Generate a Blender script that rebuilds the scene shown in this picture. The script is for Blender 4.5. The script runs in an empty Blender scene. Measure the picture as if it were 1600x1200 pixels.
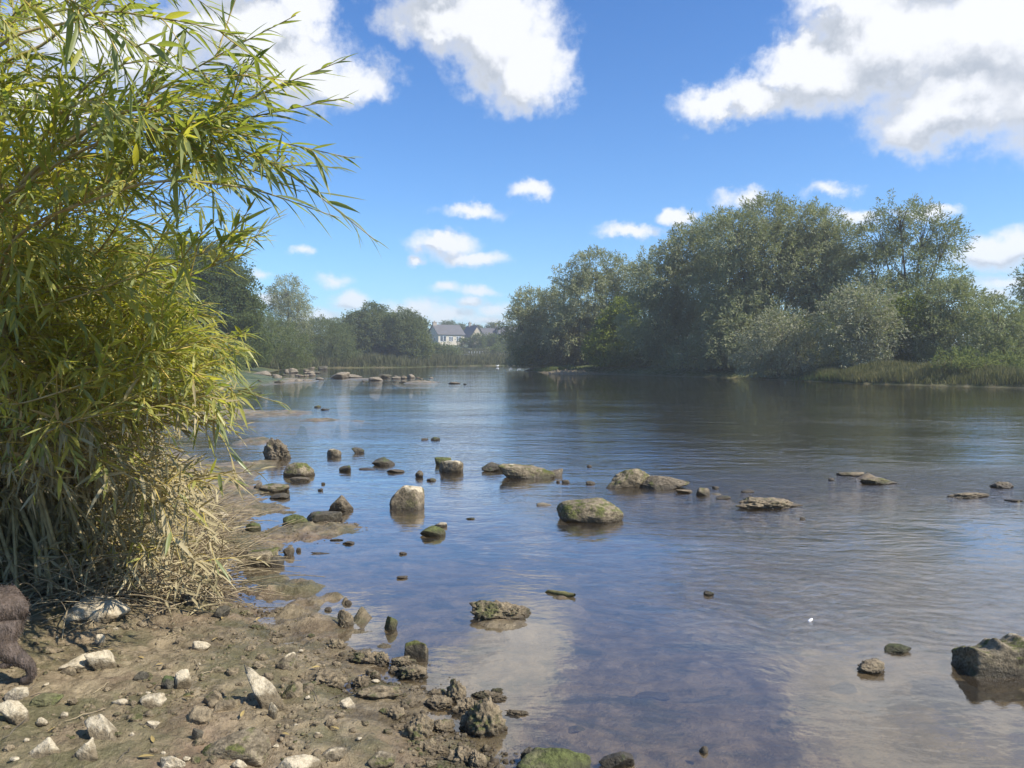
import bpy, bmesh, math, random
import numpy as np
from mathutils import Vector, Matrix, Euler

R = math.radians
sc = bpy.context.scene
random.seed(7)
rng = np.random.default_rng(11)

# ------------------------------------------------------------------ camera
CAM_H, FPX, PITCH = 1.6, 1202.0, math.atan(40 / 1202.0)
cam_d = bpy.data.cameras.new('camera')
cam = bpy.data.objects.new('camera', cam_d)
sc.collection.objects.link(cam)
sc.camera = cam
cam.location = (0, 0, CAM_H)
cam.rotation_euler = (math.pi / 2 - PITCH, 0, 0)
cam_d.sensor_width = 36
cam_d.lens = 36 * FPX / 1600
cam_d.clip_start = 0.05
cam_d.clip_end = 6000

# ------------------------------------------------------------------ light
SUN_EL, SUN_AZ = R(46), R(113)            # azimuth from +Y towards +X
sun_dir = Vector((math.sin(SUN_AZ) * math.cos(SUN_EL), math.cos(SUN_AZ) * math.cos(SUN_EL), math.sin(SUN_EL)))
sd_ = bpy.data.lights.new('sun', 'SUN')
sd_.energy = 5.0
sd_.angle = R(0.5)
sd_.color = (1.0, 0.94, 0.84)
sun = bpy.data.objects.new('sun', sd_)
sc.collection.objects.link(sun)
sun.rotation_euler = (-sun_dir).to_track_quat('-Z', 'Y').to_euler()

sc.view_settings.view_transform = 'Standard'
sc.view_settings.look = 'None'
sc.view_settings.exposure = 0.57
sc.view_settings.gamma = 1.0
sc.render.engine = 'CYCLES'
cy = sc.cycles
cy.max_bounces = 6
cy.diffuse_bounces = 3
cy.glossy_bounces = 3
cy.transmission_bounces = 4
cy.transparent_max_bounces = 8
cy.volume_bounces = 0
cy.caustics_reflective = False
cy.caustics_refractive = False
cy.sample_clamp_indirect = 6.0
cy.use_denoising = True


# ------------------------------------------------------------------ node helper
class NT:
    def __init__(s, tree):
        s.t = tree
        s.n = tree.nodes
        s.l = tree.links

    def add(s, typ, **kw):
        n = s.n.new(typ)
        for k, v in kw.items():
            setattr(n, k, v)
        return n

    def put(s, sock, v):
        if v is None:
            return
        if hasattr(v, 'is_output') or isinstance(v, bpy.types.NodeSocket):
            s.l.new(v, sock)
        else:
            if isinstance(v, (tuple, list)) and len(v) == 3 and sock.type == 'RGBA':
                v = (*v, 1)
            sock.default_value = v

    def m(s, op, a, b=None, c=None, clamp=False):
        n = s.add('ShaderNodeMath', operation=op)
        n.use_clamp = clamp
        s.put(n.inputs[0], a)
        s.put(n.inputs[1], b)
        s.put(n.inputs[2], c)
        return n.outputs[0]

    def vm(s, op, a, b=None):
        n = s.add('ShaderNodeVectorMath', operation=op)
        s.put(n.inputs[0], a)
        if op == 'SCALE':
            s.put(n.inputs[3], b)
        else:
            s.put(n.inputs[1], b)
        return n.outputs[0] if op not in ('LENGTH', 'DISTANCE', 'DOT_PRODUCT') else n.outputs[1]

    def noise(s, vec, scale, detail=4, rough=0.55, dist=0.0, col=False):
        n = s.add('ShaderNodeTexNoise')
        s.put(n.inputs['Vector'], vec)
        s.put(n.inputs['Scale'], scale)
        s.put(n.inputs['Detail'], detail)
        s.put(n.inputs['Roughness'], rough)
        s.put(n.inputs['Distortion'], dist)
        return n.outputs['Color' if col else 'Fac']

    def ramp(s, v, a, b, lo=0.0, hi=1.0, smooth=True):
        n = s.add('ShaderNodeMapRange')
        n.interpolation_type = 'SMOOTHSTEP' if smooth else 'LINEAR'
        s.put(n.inputs[0], v)
        s.put(n.inputs[1], a)
        s.put(n.inputs[2], b)
        s.put(n.inputs[3], lo)
        s.put(n.inputs[4], hi)
        return n.outputs[0]

    def mix(s, f, a, b, mode='MIX'):
        n = s.add('ShaderNodeMix', data_type='RGBA', blend_type=mode)
        n.clamp_factor = True
        s.put(n.inputs[0], f)
        s.put(n.inputs[6], a)
        s.put(n.inputs[7], b)
        return n.outputs[2]

    def bump(s, h, strength, dist, nrm=None):
        n = s.add('ShaderNodeBump')
        s.put(n.inputs['Strength'], strength)
        s.put(n.inputs['Distance'], dist)
        s.put(n.inputs['Height'], h)
        if nrm is not None:
            s.put(n.inputs['Normal'], nrm)
        return n.outputs[0]


def new_mat(name):
    m = bpy.data.materials.new(name)
    m.use_nodes = True
    m.node_tree.nodes.clear()
    t = NT(m.node_tree)
    out = t.add('ShaderNodeOutputMaterial')
    return m, t, out


# ------------------------------------------------------------------ world: sky with cumulus clouds
def az_el(px, py):
    dx, dz = (px - 800) / FPX, (600 - py) / FPX
    c, s = math.cos(-PITCH), math.sin(-PITCH)
    y, z = c - s * dz, s + c * dz
    return math.degrees(math.atan2(dx, y)), math.degrees(math.atan2(z, math.hypot(dx, y)))


CLOUDS = [  # px, py, half width, half height, strength
    (430, 90, 150, 75, 1.0), (520, 110, 100, 45, 1.0), (380, 40, 120, 60, 1.0), (330, -60, 200, 60, 1), (565, 120, 60, 35, .8), (180, 60, 200, 90, .8),
    (470, 20, 60, 45, .9), (60, 140, 160, 60, .7),
    (750, 30, 110, 70, 1.0), (820, 110, 75, 72, 1.0), (690, 20, 85, 60, 1.0), (780, 60, 95, 75, 1.0), (700, -60, 120, 70, 1),
    (1400, 60, 190, 110, 1.0), (1300, 110, 130, 80, 1.0), (1500, 150, 190, 75, 1.0), (1180, 150, 80, 45, .9), (1110, 165, 60, 35, .8),
    (1560, 60, 200, 120, 1.0), (1350, 0, 130, 60, .95), (1700, 120, 260, 120, 1), (1500, -120, 260, 120, 1),
    (1250, 90, 85, 50, .9), (1440, 180, 120, 50, .9),
    (690, 385, 60, 24, .95), (735, 407, 60, 14, .8), (648, 411, 13, 8, .7), (680, 372, 26, 14, .8),
    (980, 361, 55, 13, .75), (1057, 333, 28, 18, .95), (1075, 342, 22, 14, .8), (828, 296, 28, 18, .72), (735, 330, 55, 12, .6),
    (1560, 395, 90, 30, .95), (1620, 385, 80, 32, .95), (1160, 316, 42, 17, .5), (1300, 300, 45, 14, .45), (1335, 342, 42, 15, .72),
    (1450, 330, 50, 12, .7), (1580, 440, 90, 14, .55), (1560, 460, 50, 22, .5),
    (550, 470, 36, 19, .8), (520, 438, 32, 11, .5), (415, 462, 22, 12, .8), (470, 395, 24, 10, .5), (405, 430, 22, 8, .5),
    (650, 483, 60, 20, .8), (700, 492, 60, 16, .7), (500, 495, 50, 14, .65), (745, 455, 36, 9, .65), (735, 472, 24, 11, .8), (700, 452, 24, 9, .6), (770, 484, 35, 12, .55),
    (600, 505, 70, 12, .6), (760, 500, 50, 12, .55),
]


def build_world():
    w = bpy.data.worlds.new('World')
    sc.world = w
    w.use_nodes = True
    w.cycles.sampling_method = 'MANUAL'
    w.cycles.sample_map_resolution = 256
    w.node_tree.nodes.clear()
    g = bpy.data.node_groups.new('cloud_field', 'ShaderNodeTree')
    g.interface.new_socket('P', in_out='INPUT', socket_type='NodeSocketVector')
    for nm in 'DEFG':
        g.interface.new_socket(nm, in_out='OUTPUT', socket_type='NodeSocketFloat')
    t = NT(g)
    gi, go = t.add('NodeGroupInput'), t.add('NodeGroupOutput')
    P = gi.outputs[0]
    # warp the lookup so that edges billow
    w1 = t.vm('SCALE', t.vm('SUBTRACT', t.noise(P, 0.16, 3, 0.5, col=True), (.5, .5, .5)), 4.5)
    sep = t.add('ShaderNodeSeparateXYZ')
    t.put(sep.inputs[0], P)
    damp = t.ramp(sep.outputs[1], 2, 20, 0.30, 1.0)

    def field(S, det):
        w2 = t.vm('SCALE', t.vm('SUBTRACT', t.noise(S, 0.62, det, 0.62, col=True), (.5, .5, .5)), 3.2)
        Q = t.vm('ADD', S, t.vm('SCALE', t.vm('ADD', w1, w2), damp))
        cur = None
        for (px, py, hw, hh, st) in CLOUDS:
            a, e = az_el(px, py)
            a2, _ = az_el(px + hw, py)
            _, e2 = az_el(px, py - hh)
            rx, ry = abs(a2 - a), abs(e2 - e)
            d = t.vm('LENGTH', t.vm('MULTIPLY', t.vm('SUBTRACT', Q, (a, e, 0)), (1 / rx, 1 / ry, 0)))
            v = t.m('MULTIPLY_ADD', d, -st, st * 1.12)
            cur = v if cur is None else t.m('SMOOTH_MAX', cur, v, 0.14)
        return cur, t.m('ADD', cur, t.m('MULTIPLY', t.m('SUBTRACT', t.noise(S, 0.9, det + 1, 0.62), 0.5), 0.7))
    c0, f0 = field(P, 6)
    c1, f1 = field(t.vm('ADD', P, t.vm('SCALE', t.vm('MULTIPLY', (1.2, 2.3, 0), (1, 1, 1)), t.ramp(sep.outputs[1], 3, 22, 0.35, 1.0))), 4)
    for k, q in enumerate((f0, f1, c0, c1)):
        t.put(go.inputs[k], q)

    t = NT(w.node_tree)
    out = t.add('ShaderNodeOutputWorld')
    tc = t.add('ShaderNodeTexCoord')
    D = tc.outputs['Generated']
    sep = t.add('ShaderNodeSeparateXYZ')
    t.put(sep.inputs[0], D)
    az = t.m('DEGREES', t.m('ARCTAN2', sep.outputs[0], sep.outputs[1]))
    el = t.m('DEGREES', t.m('ARCSINE', sep.outputs[2]))
    cmb = t.add('ShaderNodeCombineXYZ')
    t.put(cmb.inputs[0], az)
    t.put(cmb.inputs[1], el)
    P = cmb.outputs[0]

    gn = t.add('ShaderNodeGroup')
    gn.node_tree = g
    t.put(gn.inputs[0], P)
    d0, d1 = gn.outputs[0], gn.outputs[1]
    cover = t.ramp(d0, -0.12, 0.60)
    lit = t.m('ADD', t.m('MULTIPLY', t.m('SUBTRACT', gn.outputs[2], gn.outputs[3]), 1.15), t.m('MULTIPLY', t.m('SUBTRACT', d0, d1), 0.22))
    shade = t.ramp(lit, -0.55, 0.34)
    thin = t.ramp(d0, 0.1, 0.8, 1.0, 0.0)
    shade = t.m('MAXIMUM', shade, t.m('MULTIPLY', thin, 0.7))
    ccol = t.mix(shade, (0.45, 0.49, 0.55), (0.88, 0.89, 0.915))
    sky = t.add('ShaderNodeTexSky', sky_type='NISHITA')
    sky.sun_disc = False
    sky.sun_elevation = SUN_EL
    sky.sun_rotation = SUN_AZ
    sky.altitude = 20
    sky.air_density = 1.0
    sky.dust_density = 0.35
    sky.ozone_density = 2.5
    skyc = t.mix(1.0, sky.outputs[0], t.mix(t.ramp(el, 0, 27, smooth=False), (0.62, 0.88, 1.12), (0.38, 0.70, 1.06)), 'MULTIPLY')
    # clouds are given in the sky texture's own units (before the 0.1 strength)
    cc = t.vm('SCALE', ccol, 0.80 / SKY_STR)
    lowfade = t.ramp(el, 0.0, 10.0, 0.72, 0.95)
    col = t.mix(t.m('MULTIPLY', cover, lowfade), skyc, cc)
    bg = t.add('ShaderNodeBackground')
    t.put(bg.inputs[0], col)
    bg.inputs[1].default_value = SKY_STR
    t.l.new(bg.outputs[0], out.inputs[0])


SKY_STR = 0.119
build_world()


# ------------------------------------------------------------------ projection helpers (photo pixel -> place in the world)
def ray(px, py):
    dx, dz = (px - 800) / FPX, (600 - py) / FPX
    c, s = math.cos(-PITCH), math.sin(-PITCH)
    return np.array([dx, c - s * dz, s + c * dz])


def on_plane(px, py, z=0.0):
    r = ray(px, py)
    k = (z - CAM_H) / r[2]
    return np.array([0, 0, CAM_H]) + r * k


def at_depth(px, py, y):
    r = ray(px, py)
    return np.array([0, 0, CAM_H]) + r * (y / r[1])


# ------------------------------------------------------------------ mesh helpers
def tag(o, label=None, cat=None, group=None, kind=None):
    if label:
        o['label'] = label
    if cat:
        o['category'] = cat
    if group:
        o['group'] = group
    if kind:
        o['kind'] = kind
    return o


def link(name, me, mat=None, parent=None, smooth=False):
    o = bpy.data.objects.new(name, me)
    sc.collection.objects.link(o)
    if mat:
        me.materials.append(mat)
    if parent:
        o.parent = parent
    if smooth:
        me.polygons.foreach_set('use_smooth', np.ones(len(me.polygons), dtype=bool))
    return o


def np_mesh(name, V, F, Nv=4):
    """V (n,3), F (m,k) all faces the same k, or list of such arrays"""
    Fs = F if isinstance(F, list) else [F]
    me = bpy.data.meshes.new(name)
    V = np.ascontiguousarray(V, dtype=np.float32)
    me.vertices.add(len(V))
    me.vertices.foreach_set('co', V.ravel())
    loops = np.concatenate([f.ravel() for f in Fs]).astype(np.int32)
    tot = np.concatenate([np.full(len(f), f.shape[1]) for f in Fs]).astype(np.int32)
    start = np.concatenate([[0], np.cumsum(tot)[:-1]]).astype(np.int32)
    me.loops.add(len(loops))
    me.loops.foreach_set('vertex_index', loops)
    me.polygons.add(len(tot))
    me.polygons.foreach_set('loop_start', start)
    me.update(calc_edges=True)
    return me


def empty(name, loc, rz=0):
    o = bpy.data.objects.new(name, None)
    o.empty_display_size = 0.2
    sc.collection.objects.link(o)
    o.location = loc
    o.rotation_euler = (0, 0, rz)
    return o


def tubes(paths, sides=6):
    """paths: list of (pts (n,3), radii (n,)) -> V, F"""
    Vs, Fs, off = [], [], 0
    ang = np.linspace(0, 2 * np.pi, sides, endpoint=False)
    for pts, rad in paths:
        pts = np.asarray(pts, float)
        rad = np.asarray(rad, float)
        n = len(pts)
        T = np.gradient(pts, axis=0)
        T /= np.linalg.norm(T, axis=1, keepdims=True) + 1e-9
        ref = np.array([0.3, 0.2, 1.0]) if abs(T[:, 2]).mean() < 0.85 else np.array([1.0, 0.2, 0.1])
        A = np.cross(T, ref)
        A /= np.linalg.norm(A, axis=1, keepdims=True) + 1e-9
        B = np.cross(T, A)
        ring = pts[:, None, :] + rad[:, None, None] * (np.cos(ang)[None, :, None] * A[:, None, :] + np.sin(ang)[None, :, None] * B[:, None, :])
        Vs.append(ring.reshape(-1, 3))
        i = np.arange(n - 1)[:, None] * sides
        j = np.arange(sides)[None, :]
        j2 = (j + 1) % sides
        Fs.append(np.stack([i + j, i + j2, i + sides + j2, i + sides + j], -1).reshape(-1, 4) + off)
        off += n * sides
    return np.concatenate(Vs), np.concatenate(Fs)


def bez(p0, p1, p2, n=10):
    t = np.linspace(0, 1, n)[:, None]
    return (1 - t) ** 2 * np.asarray(p0) + 2 * t * (1 - t) * np.asarray(p1) + t * t * np.asarray(p2)


def spline(P, n):
    """Catmull-Rom through the rows of P"""
    P = np.asarray(P, float)
    Q = np.vstack([2 * P[0] - P[1], P, 2 * P[-1] - P[-2]])
    out = []
    m = len(P) - 1
    for i in range(m):
        t = np.linspace(0, 1, n, endpoint=(i == m - 1))[:, None]
        a, b, c, d = Q[i:i + 4]
        out.append(0.5 * ((2 * b) + (-a + c) * t + (2 * a - 5 * b + 4 * c - d) * t ** 2 + (-a + 3 * b - 3 * c + d) * t ** 3))
    return np.concatenate(out)


# numpy gradient noise
_perm = np.random.default_rng(3).permutation(1024).astype(np.int64)
_ga = np.random.default_rng(4).uniform(0, 2 * np.pi, 1024)


def perlin(x, y):
    xi, yi = np.floor(x).astype(np.int64), np.floor(y).astype(np.int64)
    xf, yf = x - xi, y - yi
    u, v = xf ** 3 * (xf * (xf * 6 - 15) + 10), yf ** 3 * (yf * (yf * 6 - 15) + 10)

    def g(ix, iy, dx, dy):
        a = _ga[_perm[(_perm[ix & 1023] + iy) & 1023]]
        return np.cos(a) * dx + np.sin(a) * dy
    a = g(xi, yi, xf, yf)
    b = g(xi + 1, yi, xf - 1, yf)
    c = g(xi, yi + 1, xf, yf - 1)
    d = g(xi + 1, yi + 1, xf - 1, yf - 1)
    return (a * (1 - u) + b * u) * (1 - v) + (c * (1 - u) + d * u) * v


def fbm(x, y, oct=4, gain=0.5):
    s, a = 0, 1
    for i in range(oct):
        s = s + a * perlin(x * 2 ** i + 17.3 * i, y * 2 ** i + 9.1 * i)
        a *= gain
    return s


_g3 = np.random.default_rng(8).normal(size=(1024, 3))
_g3 /= np.linalg.norm(_g3, axis=1, keepdims=True)


def perlin3(P):
    I = np.floor(P).astype(np.int64)
    f = P - I
    u = f ** 3 * (f * (f * 6 - 15) + 10)
    r = 0
    for dx in (0, 1):
        for dy in (0, 1):
            for dz in (0, 1):
                h = _perm[(_perm[(_perm[(I[:, 0] + dx) & 1023] + I[:, 1] + dy) & 1023] + I[:, 2] + dz) & 1023]
                g = _g3[h]
                w = (u[:, 0] if dx else 1 - u[:, 0]) * (u[:, 1] if dy else 1 - u[:, 1]) * (u[:, 2] if dz else 1 - u[:, 2])
                r = r + w * ((f - [dx, dy, dz]) * g).sum(1)
    return r


def fbm3(P, oct=4, gain=0.5):
    s, a = 0, 1
    for i in range(oct):
        s = s + a * perlin3(P * 2 ** i + 5.7 * i)
        a *= gain
    return s


# ------------------------------------------------------------------ terrain
def pp(lst):
    return [tuple(on_plane(a, b)[:2]) for a, b in lst]


SHORE = pp([(795, 1230), (770, 1190), (735, 1170), (700, 1110), (665, 1062), (610, 1040), (560, 1015), (520, 1000), (460, 992), (415, 980), (388, 955),
            (350, 918), (343, 892), (372, 872), (405, 862), (440, 850), (500, 838), (553, 828), (545, 820), (505, 816), (455, 822), (400, 834), (380, 826),
            (392, 806), (452, 801), (425, 790), (404, 780), (400, 765), (402, 742), (372, 730), (330, 722), (280, 706), (235, 690), (200, 672), (240, 655),
            (330, 651), (420, 650), (455, 648), (400, 642), (330, 634), (320, 620), (350, 608), (440, 597), (430, 590), (400, 585), (440, 577),
            (520, 575), (640, 574.3), (665, 573.3), (740, 572), (830, 571.3)])
LAND_A = [(0.4, 2.2), (0.7, 0), (1.5, -8), (6, -40), (6, -400), (-3000, -400), (-3000, 5000), (3000, 5000), (3000, 420), (400, 260), (90, 196)] + SHORE[::-1]
RIGHT = pp([(815, 579.5), (850, 581.5), (930, 583.5), (1000, 586), (1100, 589), (1200, 592.5), (1290, 596.5), (1340, 599), (1450, 602), (1600, 606), (1900, 618)])
LAND_B = RIGHT + [(80, 22), (200, 5), (600, -60), (3000, -400), (3000, 380), (420, 215), (110, 150), (30, 128), (6, 112)]


def signed(poly, X, Y):
    P = np.array(poly)
    A, B = P, np.roll(P, -1, 0)
    d = np.full(X.shape, 1e18)
    ins = np.zeros(X.shape, bool)
    for (ax, ay), (bx, by) in zip(A, B):
        ex, ey = bx - ax, by - ay
        L = ex * ex + ey * ey + 1e-12
        t = np.clip(((X - ax) * ex + (Y - ay) * ey) / L, 0, 1)
        d = np.minimum(d, (X - ax - t * ex) ** 2 + (Y - ay - t * ey) ** 2)
        if by != ay:
            c = ((ay > Y) != (by > Y)) & (X < ex * (Y - ay) / (by - ay) + ax)
            ins ^= c
    return np.where(ins, 1, -1) * np.sqrt(d)


# mud islets and bars in the shallows: px, py, half width px, half depth px, height m above water
BARS = [(420, 906, 34, 9, .035), (467, 920, 44, 15, .05), (482, 944, 26, 8, .05), (458, 960, 24, 10, .045), (492, 975, 42, 14, .05), (566, 966, 17, 7, .04),
        (520, 932, 22, 6, .03), (540, 942, 9, 4, .03), (421, 928, 9, 4, .035), (405, 934, 8, 4, .03), (500, 828, 60, 9, .04), (560, 1030, 60, 16, .0),
        (620, 1058, 60, 16, -.01), (600, 1098, 60, 20, .015), (655, 1130, 60, 26, .005), (720, 1110, 50, 24, -.02), (760, 1140, 40, 26, -.02), (545, 1075, 26, 22, -.006),
        (1208, 786, 62, 11, .09), (1120, 772, 30, 6, .03), (1360, 749, 55, 8, .06), (1500, 774, 60, 7, .05), (1440, 772, 40, 7, .01), (1590, 783, 25, 5, .03),
        (440, 646, 55, 6, .06), (500, 657, 60, 4.5, .05), (560, 658, 30, 3, .02), (430, 596, 70, 4, .16), (660, 598, 60, 2.4, .12), (570, 592, 60, 2, .06),
        (890, 583, 45, 1.6, .35), (785, 976, 66, 13, .02), (400, 690, 40, 8, .06), (395, 728, 40, 12, .05), (875, 934, 30, 3, .012),
        (810, 742, 20, 5, -.03), (1020, 770, 70, 6, -.02), (1340, 765, 140, 12, -.05), (1250, 800, 140, 22, -.08)]


def height(X, Y):
    a, b = signed(LAND_A, X, Y), signed(LAND_B, X, Y)
    s = np.maximum(a, b)
    near = np.clip(1 - (Y - 6) / 30, 0, 1)
    big = fbm(X * 0.9, Y * 0.9, 4)
    # land
    la = np.clip(a, 0, None)
    zl = 0.10 * (1 - np.exp(-la * 0.9)) + 0.05 * la * near + 0.9 * (1 - near) * (1 - np.exp(-la / 5.0))
    zl = np.minimum(zl, 1.3) + 0.0
    hill = 5.0 * (1 / (1 + np.exp(-(Y - 222) / 12))) + 7 * (1 / (1 + np.exp(-(Y - 420) / 60)))
    zl = zl + np.where(a > 0, hill * np.clip(la / 12, 0, 1), 0)
    lb = np.clip(b, 0, None)
    zr = 1.0 * (1 - np.exp(-lb / 2.2)) + 0.006 * lb + np.where(b > 0, np.clip(lb / 40, 0, 1) * 7 * (1 / (1 + np.exp(-(Y - 420) / 60))), 0)
    land = np.where(a > b, zl, zr)
    w = np.clip(-s, 0, None)
    bed = -0.05 * w - 0.02 * (1 - np.exp(-w * 4))
    bed = -0.85 * (1 - np.exp(bed / 0.85))
    z = np.where(s > 0, land, bed)
    z = z + big * 0.03 * np.clip(0.4 + np.abs(s) * 0.8, 0, 1.5)
    # shallows are hummocky
    zz = fbm(X * 4.3 + 3, Y * 4.3, 4, 0.55)
    z = z + zz * 0.022 * np.clip(1.3 - np.abs(s + .1) * 0.5, 0.5, 1.4)
    ridge = 0.5 - np.abs(fbm(X * 9 + 31, Y * 9, 3, 0.55))
    z = z + (ridge - 0.25) * 0.025 * np.clip(1.2 - w, 0.15, 1)
    z = z + fbm(X * 22, Y * 22, 3, .6) * 0.009 * np.clip(1.2 - w * 2, 0.2, 1)
    cob = np.clip(fbm(X * 5.1 + 70, Y * 5.1, 2, .4) - .12, 0, 1) * np.clip((8 - Y) / 2, 0, 1)
    z = z + np.where(s < -.1, cob * .05, 0)
    # dog and foot prints pressed in the mud
    pr = perlin(X * 5.5 + 50, Y * 5.5 + 20)
    z = z - np.where(s > 0.05, np.clip(pr - 0.25, 0, 1) * 0.07, 0)
    for (px, py, hw, hh, h) in BARS:
        c = on_plane(px, py)
        rx = hw / FPX * c[1]
        ry = abs(on_plane(px, py - hh)[1] - on_plane(px, py + hh)[1]) / 2
        q = ((X - c[0]) / rx) ** 2 + ((Y - c[1]) / ry) ** 2
        m = q < 9
        if not m.any():
            continue
        wgt = np.exp(-q[m] * 1.1)
        n = fbm(X[m] * 7, Y[m] * 7, 3)
        z[m] = z[m] * (1 - wgt) + wgt * (h * (1 + 1.3 * n))
    return z, s


def axis(lo, hi, step, ends, grow=1.045):
    c = list(np.arange(lo, hi, step))
    out, v, s = [], lo, step
    while v > ends[0]:
        s *= grow
        v -= s
        out.append(v)
    up, v, s = [], c[-1], step
    while v < ends[1]:
        s *= grow
        v += s
        up.append(v)
    return np.array(out[::-1] + c + up)


def height1(x, y):
    z, s = height(np.array([float(x)]), np.array([float(y)]))
    return float(z[0])


gx = axis(-3.6, 2.6, 0.0135, (-2500, 2500), 1.04)
gy = axis(2.6, 8.2, 0.0135, (-300, 4500), 1.025)
GX, GY = np.meshgrid(gx, gy)
GZ, GS = height(GX.ravel(), GY.ravel())
V = np.stack([GX.ravel(), GY.ravel(), GZ], -1)
nx, ny = len(gx), len(gy)
ii = (np.arange(ny - 1)[:, None] * nx + np.arange(nx - 1)[None, :]).ravel()
F = np.stack([ii, ii + 1, ii + 1 + nx, ii + nx], -1)
print('terrain', nx, ny, len(V))
ter = np_mesh('terrain', V, F)
at = ter.attributes.new('grassy', 'FLOAT', 'POINT')
grassy = np.clip((GS - np.where(V[:, 1] < 14, 8.5, np.where(V[:, 1] < 36, 2.0, -.4))) / np.where(V[:, 1] < 36, 2.0, .4), 0, 1)
at.data.foreach_set('value', grassy.astype(np.float32))


def ground_mat():
    m, t, out = new_mat('mud_and_turf')
    geo = t.add('ShaderNodeNewGeometry')
    P = geo.outputs['Position']
    sep = t.add('ShaderNodeSeparateXYZ')
    t.put(sep.inputs[0], P)
    n1 = t.noise(P, 1.3, 5, 0.6)
    n2 = t.noise(P, 7, 6, 0.65)
    n3 = t.noise(P, 45, 5, 0.7)
    mud = t.mix(t.ramp(n2, 0.32, 0.68), (0.125, 0.095, 0.052), (0.35, 0.275, 0.165))
    mud = t.mix(t.ramp(n1, 0.45, 0.7, 0, 0.6), mud, (0.27, 0.175, 0.115))          # reddish silt
    alg = t.ramp(t.noise(t.vm('ADD', P, (9, 4, 0)), 2.3, 5, 0.62), 0.44, 0.62, 0, 0.85)
    mud = t.mix(alg, mud, (0.125, 0.115, 0.052))                            # olive algae film
    mud = t.mix(t.ramp(n3, 0.5, 0.8, 0, 0.6), mud, (0.34, 0.27, 0.17))
    mud = t.mix(t.ramp(n3, 0.5, 0.25, 0, 0.55), mud, (0.045, 0.032, 0.018))
    # river bed below the water: purple brown silt, weed, paler stones
    vor = t.add('ShaderNodeTexVoronoi')
    vor.inputs['Scale'].default_value = 5.5
    t.put(vor.inputs['Vector'], t.vm('ADD', P, t.vm('SCALE', t.noise(P, 4, 3, col=True), 0.3)))
    bed = t.mix(t.ramp(n2, 0.35, 0.65), (0.14, 0.106, 0.056), (0.34, 0.262, 0.15))
    bed = t.mix(t.ramp(vor.outputs['Distance'], 0.36, 0.12, 0, 0.6), bed, (0.27, 0.22, 0.13))
    bed = t.mix(t.ramp(t.noise(t.vm('MULTIPLY', P, (1.0, 2.0, 1)), 1.6, 5, 0.65, 1.0), 0.50, 0.62, 0, 0.85), bed, (0.045, 0.055, 0.03))
    col = t.mix(t.ramp(sep.outputs[2], -0.02, 0.004), bed, mud)
    col = t.mix(t.ramp(sep.outputs[2], 0.10, 0.0, 0, 0.45), col, t.mix(1.0, col, (0.45, 0.43, 0.40), 'MULTIPLY'))      # soaked margin
    # turf further off
    ga = t.add('ShaderNodeAttribute')
    ga.attribute_name = 'grassy'
    g1 = t.noise(P, 0.15, 5, 0.6)
    turf = t.mix(t.ramp(g1, 0.4, 0.62), (0.055, 0.075, 0.025), (0.13, 0.14, 0.045))
    col = t.mix(ga.outputs['Fac'], col, turf)
    b = t.add('ShaderNodeBsdfPrincipled')
    t.put(b.inputs['Base Color'], col)
    wet = t.ramp(t.noise(P, 3.1, 5, 0.65), 0.38, 0.62, 0.30, 0.66)
    low = t.ramp(sep.outputs[2], 0.015, 0.06, 0.30, 1.0)
    t.put(b.inputs['Roughness'], t.m('MINIMUM', wet, low))
    b.inputs['Specular IOR Level'].default_value = 0.35
    h = t.m('ADD', t.m('MULTIPLY', n2, 0.6), t.m('MULTIPLY', n3, 0.4))
    h = t.m('ADD', h, t.m('MULTIPLY', t.noise(P, 140, 3, 0.7), 0.12))
    t.put(b.inputs['Normal'], t.bump(h, 1.0, 0.045))
    t.l.new(b.outputs[0], out.inputs[0])
    return m


M_ground = ground_mat()
tag(link('ground', ter, M_ground, smooth=True), 'muddy river bank, bed and meadows', None, None, 'structure')


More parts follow.
